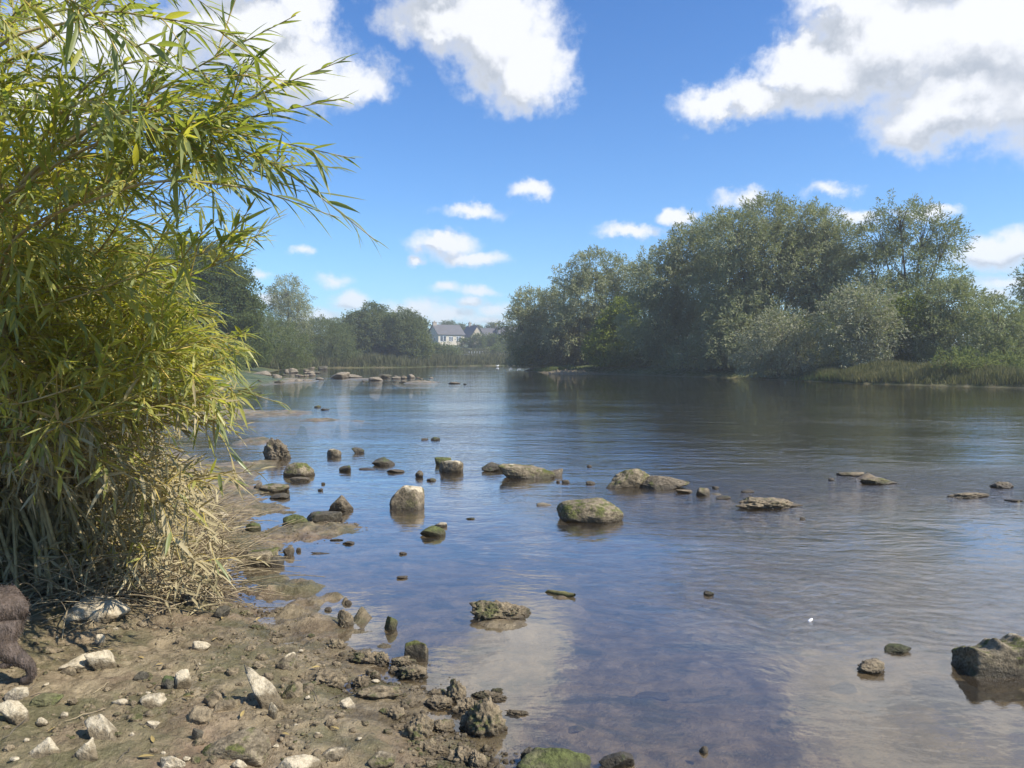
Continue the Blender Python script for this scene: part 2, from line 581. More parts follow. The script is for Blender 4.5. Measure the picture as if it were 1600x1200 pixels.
# ------------------------------------------------------------------ water
def water_mat():
    m, t, out = new_mat('river_water')
    geo = t.add('ShaderNodeNewGeometry')
    P = geo.outputs['Position']
    sep = t.add('ShaderNodeSeparateXYZ')
    t.put(sep.inputs[0], P)
    x, y = sep.outputs[0], sep.outputs[1]

    def blob(cx, cy, rx, ry):
        q = t.vm('LENGTH', t.vm('MULTIPLY', t.vm('SUBTRACT', P, (cx, cy, 0)), (1 / rx, 1 / ry, 0)))
        return t.ramp(q, 1.0, 0.25)
    # breeze patches
    br = t.ramp(t.noise(t.vm('MULTIPLY', P, (0.10, 0.22, 1)), 1.0, 3, 0.5), 0.35, 0.65, 0.55, 1.25)
    calm = t.ramp(t.m('ADD', y, t.m('MULTIPLY', x, 0.6)), 4.5, 13.0, 0.10, 1.0)
    riff = t.m('ADD', blob(5.5, 9.6, 5.0, 2.6), t.m('MULTIPLY', blob(2.0, 8.2, 2.5, 2.0), 0.5), clamp=True)
    riff2 = t.m('MULTIPLY', blob(2.6, 5.2, 2.6, 2.0), 0.35)
    far = t.ramp(y, 9, 40, 0.9, 0.42)
    warp = t.vm('SCALE', t.noise(P, 0.8, 2, col=True), 0.5)
    Q = t.vm('ADD', P, warp)
    w1 = t.noise(t.vm('MULTIPLY', Q, (0.9, 2.3, 1)), 2.2, 3, 0.5)      # ripples running across
    w2 = t.noise(t.vm('MULTIPLY', Q, (1.3, 2.6, 1)), 6.0, 3, 0.55)
    w3 = t.noise(t.vm('MULTIPLY', Q, (1.0, 1.4, 1)), 9.0, 5, 0.65, 0.6)
    w0 = t.noise(t.vm('MULTIPLY', Q, (0.5, 1.0, 1)), 0.8, 2, 0.5)
    amp = t.m('MULTIPLY', t.m('MULTIPLY', br, calm), far)
    h = t.m('ADD', t.m('MULTIPLY', w1, 0.050), t.m('MULTIPLY', w2, 0.016))
    h = t.m('ADD', h, t.m('MULTIPLY', w0, 0.06))
    h = t.m('MULTIPLY', h, t.m('MULTIPLY', amp, 0.52))
    h = t.m('ADD', h, t.m('MULTIPLY', w3, t.m('MULTIPLY', t.m('ADD', riff, riff2), 0.020)))
    h = t.m('ADD', h, t.m('MULTIPLY', t.noise(Q, 14, 3, 0.5), 0.0006))
    nrm = t.bump(h, 1.0, 1.0)
    # Schlick reflectance, the same from both sides of the surface so that daylight reaches the bed
    cs = t.m('ABSOLUTE', t.vm('DOT_PRODUCT', nrm, geo.outputs['Incoming']))
    fres = t.m('MULTIPLY_ADD', t.m('POWER', t.m('SUBTRACT', 1.0, cs, clamp=True), 3.2), 1 - WATER_F0, WATER_F0)
    gl = t.add('ShaderNodeBsdfGlossy')
    gl.inputs['Color'].default_value = (1, 1, 1, 1)
    gl.inputs['Roughness'].default_value = 0.012
    t.put(gl.inputs['Normal'], nrm)
    tr = t.add('ShaderNodeBsdfTransparent')
    tr.inputs[0].default_value = (0.95, 0.93, 0.90, 1)
    df = t.add('ShaderNodeBsdfDiffuse')
    df.inputs[0].default_value = (0.16, 0.12, 0.075, 1)
    mur = t.add('ShaderNodeMixShader')
    mur.inputs[0].default_value = 0.16
    t.l.new(tr.outputs[0], mur.inputs[1])
    t.l.new(df.outputs[0], mur.inputs[2])
    mx = t.add('ShaderNodeMixShader')
    t.put(mx.inputs[0], fres)
    t.l.new(mur.outputs[0], mx.inputs[1])
    t.l.new(gl.outputs[0], mx.inputs[2])
    t.l.new(mx.outputs[0], out.inputs['Surface'])
    va = t.add('ShaderNodeVolumeAbsorption')
    va.inputs['Color'].default_value = (0.55, 0.48, 0.32, 1)
    va.inputs['Density'].default_value = 1.3
    t.l.new(va.outputs[0], out.inputs['Volume'])
    return m


WATER_F0 = 0.045
wv = np.array([[-400, -60, 0], [900, -60, 0], [900, 420, 0], [-400, 420, 0]], float)
M_water = water_mat()
tag(link('water', np_mesh('water', wv, np.array([[0, 1, 2, 3]])), M_water), 'shallow river with slow ripples', None, None, 'structure')
# ------------------------------------------------------------------ stones
def rock_mat(name, base_a, base_b, pale=0.3, moss=0.3, moss_col=(0.098, 0.102, 0.028), wet=0.05, rough=0.8, dirt=0.0):
    m, t, out = new_mat(name)
    geo = t.add('ShaderNodeNewGeometry')
    tc = t.add('ShaderNodeTexCoord')
    oi = t.add('ShaderNodeObjectInfo')
    P = t.vm('ADD', geo.outputs['Position'], t.vm('SCALE', (7.1, 3.3, 5.9), t.m('MULTIPLY', oi.outputs['Random'], 3.0)))
    sp = t.add('ShaderNodeSeparateXYZ')
    t.put(sp.inputs[0], geo.outputs['Position'])
    sn = t.add('ShaderNodeSeparateXYZ')
    t.put(sn.inputs[0], geo.outputs['Normal'])
    sg = t.add('ShaderNodeSeparateXYZ')
    t.put(sg.inputs[0], tc.outputs['Generated'])
    n1 = t.noise(P, 9, 6, 0.65)
    n2 = t.noise(P, 38, 5, 0.7)
    n3 = t.noise(P, 110, 4, 0.7)
    col = t.mix(t.ramp(n1, 0.3, 0.7), base_a, base_b)
    col = t.mix(t.ramp(n2, 0.42, 0.7, 0, 0.6), col, tuple(c * 1.6 for c in base_b))
    col = t.mix(t.ramp(n2, 0.48, 0.28, 0, 0.7), col, tuple(c * 0.4 for c in base_a))
    # bare bleached limestone where the film has worn off the crest
    crest = t.m('ADD', t.m('MULTIPLY', sg.outputs[2], 0.9), t.m('MULTIPLY', n1, 0.9))
    pm = t.ramp(crest, 1.62 - pale, 1.72 - pale)
    pc = t.mix(t.ramp(n2, 0.3, 0.6), (0.32, 0.26, 0.165), (0.56, 0.475, 0.33))
    col = t.mix(pm, col, pc)
    # moss and weed
    mm = t.m('MULTIPLY', t.ramp(t.noise(P, 6, 5, 0.7), 0.62 - moss * 0.3, 0.72 - moss * 0.3), t.ramp(sn.outputs[2], -0.1, 0.5))
    mc = t.mix(t.ramp(n2, 0.35, 0.65), tuple(c * 0.55 for c in moss_col), tuple(c * 1.5 for c in moss_col))
    col = t.mix(t.m('MULTIPLY', mm, t.ramp(pm, 1, 0, 0.15, 1)), col, mc)
    if dirt:
        dm = t.ramp(t.m('ADD', sg.outputs[2], t.m('MULTIPLY', t.m('SUBTRACT', n1, 0.5), 1.3)), dirt + .14, dirt - .10)
        col = t.mix(t.m('MULTIPLY', dm, 0.85), col, t.mix(n2, (0.09, 0.068, 0.038), (0.19, 0.145, 0.085)))
    # tide line: wet, stained foot
    zz = t.m('ADD', sp.outputs[2], t.m('MULTIPLY', t.m('SUBTRACT', n1, 0.5), -0.06))
    wm = t.ramp(zz, wet + 0.02, wet * 0.3, 0, 1)
    col = t.mix(t.m('MULTIPLY', wm, 0.7), col, (0.040, 0.030, 0.018))
    b = t.add('ShaderNodeBsdfPrincipled')
    t.put(b.inputs['Base Color'], col)
    t.put(b.inputs['Roughness'], t.ramp(wm, 0, 1, rough, 0.42))
    b.inputs['Specular IOR Level'].default_value = 0.3
    h = t.m('ADD', t.m('MULTIPLY', n2, 0.6), t.m('MULTIPLY', n3, 0.4))
    t.put(b.inputs['Normal'], t.bump(h, 0.9, 0.022))
    t.l.new(b.outputs[0], out.inputs[0])
    return m


RM = {
    'moss': rock_mat('stone_mossy', (0.10, 0.078, 0.047), (0.26, 0.21, 0.135), pale=0.26, moss=0.5),
    'brown': rock_mat('stone_brown', (0.080, 0.062, 0.040), (0.19, 0.155, 0.105), pale=0.20, moss=0.2),
    'palecap': rock_mat('stone_pale_cap', (0.095, 0.075, 0.048), (0.23, 0.185, 0.12), pale=0.40, moss=0.3),
    'dark': rock_mat('stone_dark', (0.050, 0.043, 0.032), (0.115, 0.10, 0.07), pale=0.05, moss=0.35, moss_col=(0.07, 0.085, 0.03)),
    'pale': rock_mat('stone_pale', (0.20, 0.155, 0.09), (0.42, 0.35, 0.235), pale=0.72, moss=-0.1, wet=0.0, dirt=.58),
    'buff': rock_mat('stone_buff', (0.17, 0.135, 0.09), (0.33, 0.28, 0.20), pale=0.6, moss=0.0, wet=0.03),
    'farbuff': rock_mat('stone_far', (0.11, 0.09, 0.062), (0.24, 0.20, 0.145), pale=0.3, moss=0.1, wet=0.06),
    'mudl': rock_mat('mud_caked', (0.095, 0.072, 0.042), (0.25, 0.195, 0.12), pale=-0.1, moss=0.35, moss_col=(0.085, 0.085, 0.03), wet=0.02, rough=0.55),
    'green': rock_mat('stone_green', (0.075, 0.07, 0.035), (0.16, 0.15, 0.07), pale=0.1, moss=.9, moss_col=(0.085, 0.095, 0.03)),
}
_ico = {}


def ico(k):
    if k not in _ico:
        bm = bmesh.new()
        bmesh.ops.create_icosphere(bm, subdivisions=k, radius=1)
        v = np.array([x.co[:] for x in bm.verts])
        f = np.array([[q.index for q in p.verts] for p in bm.faces])
        bm.free()
        _ico[k] = (v, f)
    return _ico[k]


def rock_shape(seed, k=5, nplanes=14, p=16, rough=0.10, blocky=0.3, lump=0.0):
    g = np.random.default_rng(seed)
    v, f = ico(k)
    n = g.normal(size=(nplanes, 3))
    n[:6] = n[:6] * (1 - blocky) + np.array([[1, 0, 0], [-1, 0, 0], [0, 1, 0], [0, -1, 0], [0, 0, 1], [0, 0, -1]]) * (0.5 + 3 * blocky)
    n /= np.linalg.norm(n, axis=1, keepdims=True)
    d = g.uniform(0.70, 1.0, nplanes)
    q = np.clip(v @ n.T, 0, None) / d
    r = (q ** p).sum(1) ** (-1 / p)
    r = r * (1 + rough * fbm3(v * 2.2 + seed, 5, 0.6)) + lump * fbm3(v * 3.2 + seed * 1.7, 3, 0.6)
    r = r + 0.02 * fbm3(v * 14 + seed, 2)
    o = v * r[:, None]
    o -= (o.max(0) + o.min(0)) / 2
    o /= (o.max(0) - o.min(0)) / 2
    return o, f


CATN = {}
ROCKS = []


def ground_pt(px, py):
    z = 0.06
    for _ in range(6):
        c = on_plane(px, py, z)
        z = max(height1(c[0], c[1]), 0.0)
    return c


def stone(px, by, w, h, mt, label, name='river_rock', seed=None, group=None, cat='rock', deep=0.75, land=False, k=5,
          nplanes=20, rough=0.10, blocky=0.3, lump=0.0, p=16, rz=None, sculpt=None, float_z=None):
    seed = seed if seed is not None else int(px * 7 + by * 13) % 9973
    g = np.random.default_rng(seed)
    c = ground_pt(px, by) if land else on_plane(px, by, 0.0)
    dist = c[1]
    W = w / FPX * dist
    th = math.atan2(CAM_H - c[2], dist)
    D = min(W * deep, 0.62 * (h / FPX * dist) / max(math.sin(th), 0.02))
    W *= 1.06
    if name == 'bank_stone' and mt == 'pale':
        W *= 1.12
        h *= 1.12
    h = h * (.94 if dist < 20 else .66)
    W *= 1 if dist < 20 else .85
    H = max((h / FPX * dist - 0.6 * D * math.sin(th)) / math.cos(th), 0.3 * h / FPX * dist, 0.012)
    o, f = rock_shape(seed, k, nplanes, p, rough, blocky, lump)
    sub = 0.55 if not land else 0.6
    # z: -sub*H .. H
    o = o * np.array([W / 2, D / 2, H * (1 + sub) / 2])
    o[:, 2] += H * (1 - sub) / 2
    if not land:
        o[:, :2] *= (1 - .5 * np.clip(-o[:, 2] / H, 0, 1))[:, None]
    if sculpt:
        o = sculpt(o, W, D, H)
    me = np_mesh(name, o, f)
    ob = link(name, me, RM[mt] if isinstance(mt, str) else mt, smooth=True)
    ob.location = (c[0], c[1] + D / 2 * 0.9, c[2] if float_z is None else float_z)
    ob.rotation_euler = (g.normal() * 0.05, g.normal() * 0.05, g.normal() * 0.15 if rz is None else rz)
    tag(ob, label, cat, group)
    ROCKS.append(ob)
    return ob


S = stone
# --- rocks standing in the river
S(632, 797, 54, 42, 'palecap', 'upright angular boulder with bare pale top and dark left face standing in calm water', seed=41, blocky=.75, nplanes=14, rough=.06, k=6)
S(925, 818, 102, 46, 'moss', 'widest midstream boulder with low domed brown top and bright moss patches', seed=52, blocky=.15, nplanes=26, rough=.06, k=6)
S(979, 763, 84, 32, 'moss', 'golden green mossy boulder tapering right, behind the widest domed boulder', seed=13, blocky=.35, k=6, rough=.14, nplanes=20, deep=.42)
S(1038, 765, 82, 25, 'brown', 'low brown weed-covered rock touching the right end of the golden green boulder', seed=14, k=6, deep=.5)
S(1101, 775, 22, 15, 'brown', 'small square brown rock at the tail of the mossy midstream pair', seed=15)
S(1070, 771, 30, 8, 'mudl', 'flat brown crust just breaking the surface beside the small square rock', seed=16)
S(703, 739, 38, 24, 'palecap', 'squarish brown rock with a pale right corner in mid channel', seed=17, blocky=.6)
S(692, 727, 25, 15, 'green', 'small dark green rock tucked behind the squarish pale-cornered rock', seed=18)
S(822, 748, 86, 25, 'moss', 'long low brown rock with mossy middle left of the widest boulder', seed=19, k=6, deep=.5)
S(774, 737, 46, 17, 'dark', 'dark rounded rock at the left end of the long low brown rock', seed=20)
S(858, 745, 42, 16, 'brown', 'knobbly brown rock at the right end of the long low brown rock', seed=21)
S(463, 745, 43, 25, 'moss', 'flat-topped mossy block standing in water near the leafy willow tip', seed=22, blocky=.7)
S(466, 753, 30, 9, 'brown', 'small brown shelf of rock at the foot of the flat-topped mossy block', seed=23)
S(427, 718, 46, 38, 'brown', 'rugged clod of earth, stone and bare roots at the water edge by the willow', seed=24, lump=.22, rough=.2, k=6)
S(520, 714, 21, 14, 'palecap', 'small cube-like rock with a white top alone in calm water', seed=25, blocky=.8)
S(559, 708, 18, 11, 'dark', 'small round dark rock right of the white-topped cube rock', seed=26)
S(598, 728, 36, 14, 'dark', 'low dark domed rock in calm water in mid channel', seed=27)
S(617, 739, 26, 7, 'brown', 'thin flat brown rock just in front of the low dark dome', seed=28)
S(538, 737, 18, 11, 'dark', 'little dark rock with a pointed left side in calm water', seed=29)
S(655, 746, 13, 12, 'brown', 'tiny pointed rock left of and below the squarish pale-cornered rock', seed=30)
S(674, 752, 16, 6, 'brown', 'tiny flat rock right of the tiny pointed rock', seed=31)
S(573, 735, 28, 4, 'brown', 'thin sliver of rock breaking the surface left of the low dark dome', seed=32)
S(680, 688, 14, 6, 'dark', 'small dark fin of rock far out in the light blue water', seed=33)
S(664, 688, 12, 4, 'brown', 'flat speck of rock left of the small dark fin', seed=34)
S(530, 801, 39, 30, 'brown', 'pyramid-shaped rock with a white fleck at the end of the mud spit', seed=35, nplanes=16, rough=.12, k=6, blocky=.1,
  sculpt=lambda o, W, D, H: o * np.stack([1 - .55 * np.clip(o[:, 2] / H, 0, 1)] * 2 + [np.ones(len(o))], 1))
S(502, 817, 58, 20, 'dark', 'dark flat slab lying between the pyramid rock and the green mound', seed=36, blocky=.6, deep=.45)
S(457, 825, 44, 23, 'green', 'green weedy mound of rock at the left end of the dark flat slab', seed=37)
S(676, 839, 40, 19, 'green', 'dark green wedge rock alone in front of the upright pale-topped boulder', seed=38, blocky=.4)
S(688, 824, 20, 9, 'buff', 'small grey stone perched behind the dark green wedge rock', seed=39)
S(424, 769, 48, 15, 'moss', 'low dark rock with mossy right end beside the yellow leaf spray', seed=40, blocky=.4)
S(434, 780, 30, 11, 'dark', 'small dark rock in front of the low mossy-ended rock', seed=42)
S(402, 765, 14, 12, 'brown', 'small brown stone left of the low mossy-ended rock under the leaves', seed=43)
S(393, 832, 24, 17, 'green', 'olive rounded stone on the mud between the two inlets', seed=44)
S(402, 886, 50, 30, 'moss', 'leaning olive wedge slab with a sunlit face at the inlet edge', seed=45, nplanes=8, blocky=.5, k=6)
S(424, 885, 32, 20, 'dark', 'dark slab leaning against the right side of the olive wedge slab', seed=46, blocky=.5)
S(377, 872, 20, 20, 'brown', 'brown stone with pale flecks behind the olive wedge slab', seed=47)
S(449, 868, 18, 16, 'brown', 'brown lump of stone at the tip of the mud behind the dark leaning slab', seed=48)
S(649, 1030, 37, 33, 'moss', 'olive faceted stone standing apart in water near the front shore', seed=49, nplanes=13, rough=.05, blocky=.4, k=6)
S(610, 985, 20, 25, 'green', 'short post-like mossy stone standing in shallow water', seed=50, lump=.1)
S(538, 980, 24, 31, 'mudl', 'taller post-like muddy stone left of the short mossy one', seed=51, lump=.15)
S(784, 971, 96, 36, 'mudl', 'lumpy driftwood and clay mass in the shallows above the cloud reflection', name='clay_mass', cat='clay lump', seed=53, lump=.25, rough=.2, k=6, deep=.55)
S(1367, 1054, 48, 26, 'mudl', 'gravelly brown lump just breaking the surface in the open shallows', seed=54, lump=.15, rough=.2)
S(1408, 1021, 42, 16, 'green', 'narrow green weedy rock beside the gravelly brown lump', seed=55)
S(1108, 931, 15, 9, 'dark', 'small dark stone alone in the open shallows', seed=56)
S(1205, 795, 118, 22, 'mudl', 'wide gravelly mound breaking the riffle', seed=57, lump=.2, rough=.2, k=6, deep=.5)
S(1332, 744, 40, 8, 'mudl', 'left piece of the thin weedy ridge in the riffle', seed=58, lump=.2, deep=.4)
S(1378, 757, 62, 12, 'moss', 'right piece of the thin weedy ridge with a green end', seed=59, lump=.2, deep=.4)
S(1520, 778, 72, 11, 'mudl', 'long thin brown ridge of stones near the edge of the picture', seed=60, lump=.25, deep=.35)
S(1574, 763, 40, 13, 'brown', 'small grey-brown double rock behind the long thin ridge', seed=61, lump=.2)
S(1590, 784, 26, 5, 'brown', 'thin brown sliver of rock right of the long thin ridge', seed=62)
S(850, 791, 26, 6, 'buff', 'flat pale-rimmed stone awash left of the widest boulder', seed=63)
S(734, 812, 14, 4, 'green', 'tiny green stone awash right of the dark green wedge rock', seed=64)
GR = 'tiny stones awash in the riffle'
for q in [(884, 755, 12, 6), (923, 757, 14, 6), (872, 754, 6, 4), (1119, 764, 10, 5), (1255, 812, 9, 5), (1300, 751, 9, 5), (1131, 780, 24, 6), (921, 730, 8, 4), (1170, 770, 20, 5)]:
    S(*q, 'brown', 'tiny brown stone awash in the riffle among the larger rocks', name='river_stone', group=GR, cat='stone', k=3)
GQ = 'tiny stones in the near shallows'
for q in [(466, 862, 8, 7), (543, 851, 18, 6), (500, 866, 30, 4), (525, 845, 20, 4), (629, 867, 12, 5), (421, 868, 10, 8), (628, 905, 16, 6), (1101, 1178, 14, 12), (505, 757, 6, 4),
          (500, 767, 8, 4), (405, 958, 10, 6), (543, 945, 12, 8), (512, 955, 12, 7)]:
    S(*q, 'brown', 'tiny brown stone breaking the calm near water', name='river_stone', group=GQ, cat='stone', k=3)


def jag(o, W, D, H):
    x = o[:, 0] / (W / 2)
    up = np.clip(o[:, 2] / H, 0, 1)
    prof = 0.88 + .14 * np.exp(-((x + .93) / .10) ** 2) + .20 * np.exp(-((x + .32) / .10) ** 2) - .12 * np.exp(-((x + .62) / .15) ** 2) + .2 * np.exp(-((x - .15) / .16) ** 2)
    o[:, 2] *= 1 + (prof - 1) * up
    o[:, 0] += 0.03 * W * np.sin(o[:, 2] / H * 3)
    return o


S(1596, 1058, 158, 68, 'moss', 'big jagged boulder with spiky mossy crest cut by the picture edge', seed=66, k=6, blocky=.9, nplanes=9, rough=.08, sculpt=jag, deep=.42, rz=0)
S(866, 1222, 118, 56, 'green', 'broad mossy yellow-green rock in the water at the bottom edge', seed=67, k=6, blocky=.4)
S(828, 1196, 30, 30, 'dark', 'dark knobbly stone against the left side of the broad yellow-green rock', seed=68, lump=.15)
S(968, 1202, 58, 30, 'dark', 'dark wedge of rock in the water at the bottom edge, right of the yellow-green rock', seed=69, nplanes=9)
sb = S(897, 1136, 38, 12, 'moss', 'yellowish stone lying just under the surface above the yellow-green rock', seed=70, float_z=-0.03)
sb = S(1018, 1076, 60, 14, 'dark', 'dark weedy stone lying under the surface in the near shallows', seed=71, float_z=-0.06)

# --- far stones by the left bank and the weir line
S(526, 591, 38, 15, 'farbuff', 'largest pale boulder in the line of far stones', name='far_rock', seed=80, k=4)
S(552, 590, 30, 8, 'farbuff', 'low buff rock right of the largest pale far boulder', name='far_rock', seed=81, k=4)
S(586, 595, 27, 9, 'farbuff', 'pinkish low rock at the left end of the far stone line', name='far_rock', seed=82, k=4)
S(598, 591, 28, 11, 'dark', 'dark rock behind the pinkish low far rock', name='far_rock', seed=83, k=4)
S(618, 592, 18, 6, 'farbuff', 'small buff rock in the middle of the far stone line', name='far_rock', seed=84, k=4)
S(630, 592, 12, 8, 'brown', 'small upright brown rock in the far stone line', name='far_rock', seed=85, k=4)
S(641, 591, 14, 10, 'farbuff', 'small pointed pale rock on the brown far bar', name='far_rock', seed=86, k=4)
S(655, 598, 74, 5, 'brown', 'long flat brown ledge in the far stone line', name='far_rock', seed=87, k=4, deep=.3)
S(708, 600, 24, 5, 'brown', 'last flat rock of the far stone line, in open water', name='far_rock', seed=88, k=4)
S(727, 601, 8, 3, 'dark', 'dark speck of rock beyond the last flat far rock', name='far_rock', seed=89, k=3)
S(503, 578, 18, 10, 'dark', 'dark lump behind the largest pale far boulder', name='far_rock', seed=90, k=4)
S(457, 583, 18, 12, 'farbuff', 'tall buff rock in the far gravel by the left bank', name='far_rock', seed=91, k=4)
S(464, 597, 14, 8, 'farbuff', 'pale rock at the water edge of the far gravel', name='far_rock', seed=92, k=4)
S(405, 588, 34, 12, 'farbuff', 'broad pale rock half behind the willow leaves', name='far_rock', seed=93, k=4)
S(496, 637, 12, 6, 'moss', 'small green hump of weed-covered rock on the mud spit', name='far_rock', seed=94, k=4)
S(507, 641, 16, 5, 'dark', 'small dark flat rock right of the green hump', name='far_rock', seed=95, k=4)
gg = np.random.default_rng(5)
for i in range(46):
    px, py = gg.uniform(385, 500), gg.uniform(576, 600)
    w_ = gg.uniform(5, 17)
    S(px, py, w_, w_ * gg.uniform(.35, .65), ['farbuff', 'brown', 'brown', 'dark', 'farbuff'][i % 5], 'one of the many small stones in the far gravel by the left bank', name='far_stone', group='small stones of the far gravel', cat='stone', k=3, seed=100 + i)
for i in range(16):
    px, py = gg.uniform(555, 680), gg.uniform(588, 597)
    w_ = gg.uniform(4, 10)
    S(px, py, w_, w_ * .4, ['farbuff', 'brown'][i % 2], 'one of the small stones scattered along the far stone line', name='far_stone', group='small stones along the far stone line', cat='stone', k=3, seed=160 + i)

# --- stones lying on the mud
L = dict(land=True)
S(133, 977, 98, 38, 'pale', 'biggest bank stone, pale slab with wet black foot below the willow', name='bank_stone', cat='stone', seed=201, blocky=.6, k=6, **L)
S(152, 1009, 18, 18, 'pale', 'pale finger-shaped stone pointing up from bare mud', name='bank_stone', cat='stone', seed=202, **L)
S(107, 1053, 46, 26, 'pale', 'pale wedge stone left of its leaf-shaped neighbour near the dog', name='bank_stone', cat='stone', seed=203, nplanes=8, **L)
S(152, 1048, 38, 32, 'pale', 'pale leaf-shaped stone right of the pale wedge stone', name='bank_stone', cat='stone', seed=204, nplanes=8, **L)
S(78, 1022, 30, 14, 'mudl', 'brown muddy stone close behind the dog', name='bank_stone', cat='stone', seed=205, **L)
S(282, 1078, 24, 30, 'pale', 'pale upright stone with muddy left half in the middle of the bank', name='bank_stone', cat='stone', seed=206, **L)
S(262, 1076, 28, 22, 'dark', 'wet black stone leaning on the pale upright stone', name='bank_stone', cat='stone', seed=207, **L)
S(412, 1108, 70, 60, 'pale', 'tallest pale stone, jagged and slanting, in the middle of the muddy shore', name='bank_stone', cat='stone', seed=240, nplanes=11, rough=.24, blocky=.2, k=6, **L)
S(426, 1122, 14, 24, 'pale', 'narrow pale flake propped against the tallest jagged stone', name='bank_stone', cat='stone', seed=209, **L)
S(445, 1046, 28, 26, 'palecap', 'rounded cream stone behind the tallest jagged stone', name='bank_stone', cat='stone', seed=210, **L)
S(459, 1052, 20, 20, 'mudl', 'muddy stone touching the right of the rounded cream stone', name='bank_stone', cat='stone', seed=211, **L)
S(454, 1092, 32, 28, 'mudl', 'brown stone against the right side of the tallest jagged stone', name='bank_stone', cat='stone', seed=212, **L)
S(12, 1132, 38, 36, 'pale', 'chunky pale stone cut by the left picture edge', name='bank_stone', cat='stone', seed=213, nplanes=9, **L)
S(63, 1104, 46, 22, 'green', 'greenish stone with thin white rim below the dog leg', name='bank_stone', cat='stone', seed=214, **L)
S(20, 1096, 34, 26, 'buff', 'buff stone beside the greenish rimmed stone', name='bank_stone', cat='stone', seed=215, **L)
S(150, 1160, 54, 36, 'pale', 'broad pale triangular stone with smaller one leaning below', name='bank_stone', cat='stone', seed=216, nplanes=8, k=6, **L)
S(132, 1188, 30, 30, 'pale', 'small pinkish white stone below the broad pale triangle', name='bank_stone', cat='stone', seed=217, **L)
S(360, 1190, 104, 44, 'moss', 'flat slab with green moss top and thin pale rim', name='bank_stone', cat='stone', seed=218, blocky=.5, k=6, nplanes=12, **L)
S(460, 1214, 60, 34, 'pale', 'rounded pale stone cut by the bottom edge', name='bank_stone', cat='stone', seed=219, **L)
S(519, 1192, 38, 26, 'palecap', 'half-buried pale stone right of the rounded pale one', name='bank_stone', cat='stone', seed=220, **L)
S(490, 1194, 34, 20, 'mudl', 'mud-coated stone between the rounded and the half-buried pale stones', name='bank_stone', cat='stone', seed=227, **L)
S(596, 1202, 42, 28, 'palecap', 'white-edged stone at the bottom edge nearest the waterline', name='bank_stone', cat='stone', seed=221, **L)
S(372, 1206, 22, 18, 'pale', 'pale sliver at the bottom edge below the mossy slab', name='bank_stone', cat='stone', seed=222, **L)
S(305, 1132, 42, 30, 'mudl', 'dark round mud-coated stone left of the mossy slab', name='bank_stone', cat='stone', seed=223, lump=.1, **L)
S(218, 1064, 20, 16, 'dark', 'dark round pebble alone on the mud', name='bank_stone', cat='stone', seed=224, **L)
S(344, 964, 26, 18, 'dark', 'dark wet stone at the end of the willow debris', name='bank_stone', cat='stone', seed=225, **L)
S(289, 945, 28, 22, 'dark', 'dark pointed clod under the tip of the dry twigs', name='bank_stone', cat='stone', seed=226, **L)
S(350, 1115, 34, 26, 'mudl', 'dark muddy stone left of the tallest jagged stone', name='bank_stone', cat='stone', seed=228, **L)
S(330, 1100, 28, 24, 'mudl', 'olive muddy stone with white edge left of the dark muddy stone', name='bank_stone', cat='stone', seed=229, **L)
S(306, 1156, 16, 20, 'dark', 'small dark pointed stone above the mossy slab', name='bank_stone', cat='stone', seed=230, **L)
S(235, 1138, 20, 12, 'buff', 'small grey stone in the middle of the foreground mud', name='bank_stone', cat='stone', seed=231, **L)
S(232, 1108, 36, 24, 'pale', 'pale stone on open mud between the dark round pebble and the pinkish flake', name='bank_stone', cat='stone', seed=241, **L)
S(312, 1016, 26, 16, 'pale', 'small cream stone alone on the smooth upper mud', name='bank_stone', cat='stone', seed=242, **L)
S(60, 1186, 44, 30, 'pale', 'cream stone near the bottom left corner, partly sunk in mud', name='bank_stone', cat='stone', seed=243, **L)
S(262, 1206, 40, 24, 'pale', 'cream stone at the bottom edge left of the mossy slab', name='bank_stone', cat='stone', seed=244, **L)
S(540, 1108, 26, 16, 'buff', 'buff stone left of the widest clod', name='bank_stone', cat='stone', seed=245, **L)
GP = 'small pale pebbles on the mud'
for i, q in enumerate([(63, 1132, 18, 12), (98, 1124, 14, 14), (185, 1102, 24, 12), (112, 1098, 7, 4), (88, 998, 6, 4), (296, 909, 16, 8), (345, 808, 20, 9), (385, 1052, 8, 6), (461, 1136, 8, 6),
                       (40, 1160, 9, 6), (230, 1086, 9, 5), (205, 1150, 8, 6), (405, 1150, 10, 7), (560, 1158, 10, 6), (480, 1092, 9, 6), (290, 1190, 12, 8), (20, 1190, 14, 8), (255, 1180, 8, 6), (340, 1166, 7, 6),
                       (470, 1020, 8, 6), (538, 1082, 10, 5), (586, 1068, 14, 6), (310, 1040, 7, 5), (180, 985, 8, 5), (530, 1120, 9, 6), (430, 1170, 10, 6), (495, 1150, 9, 5), (70, 1072, 8, 5)]):
    S(*q, ['pale', 'pale', 'buff'][i % 3], 'small pale pebble lying on the foreground mud', name='pebble', group=GP, cat='pebble', k=3, **L)
gg = np.random.default_rng(15)
n_ = 0
while n_ < 90:
    px, py = gg.uniform(0, 720), gg.uniform(945, 1200)
    c = ground_pt(px, py)
    zz, ss = height(np.array([c[0]]), np.array([c[1]]))
    if ss[0] < 0.03:
        continue
    w_ = gg.uniform(7, 20)
    S(px, py, w_, w_ * gg.uniform(.5, .8), 'mudl', 'small muddy stone half sunk in the foreground mud', name='muddy_stone', group='small muddy stones on the shore', cat='stone', k=4, seed=400 + n_, lump=.2, rough=.2, nplanes=24, **L)
    n_ += 1

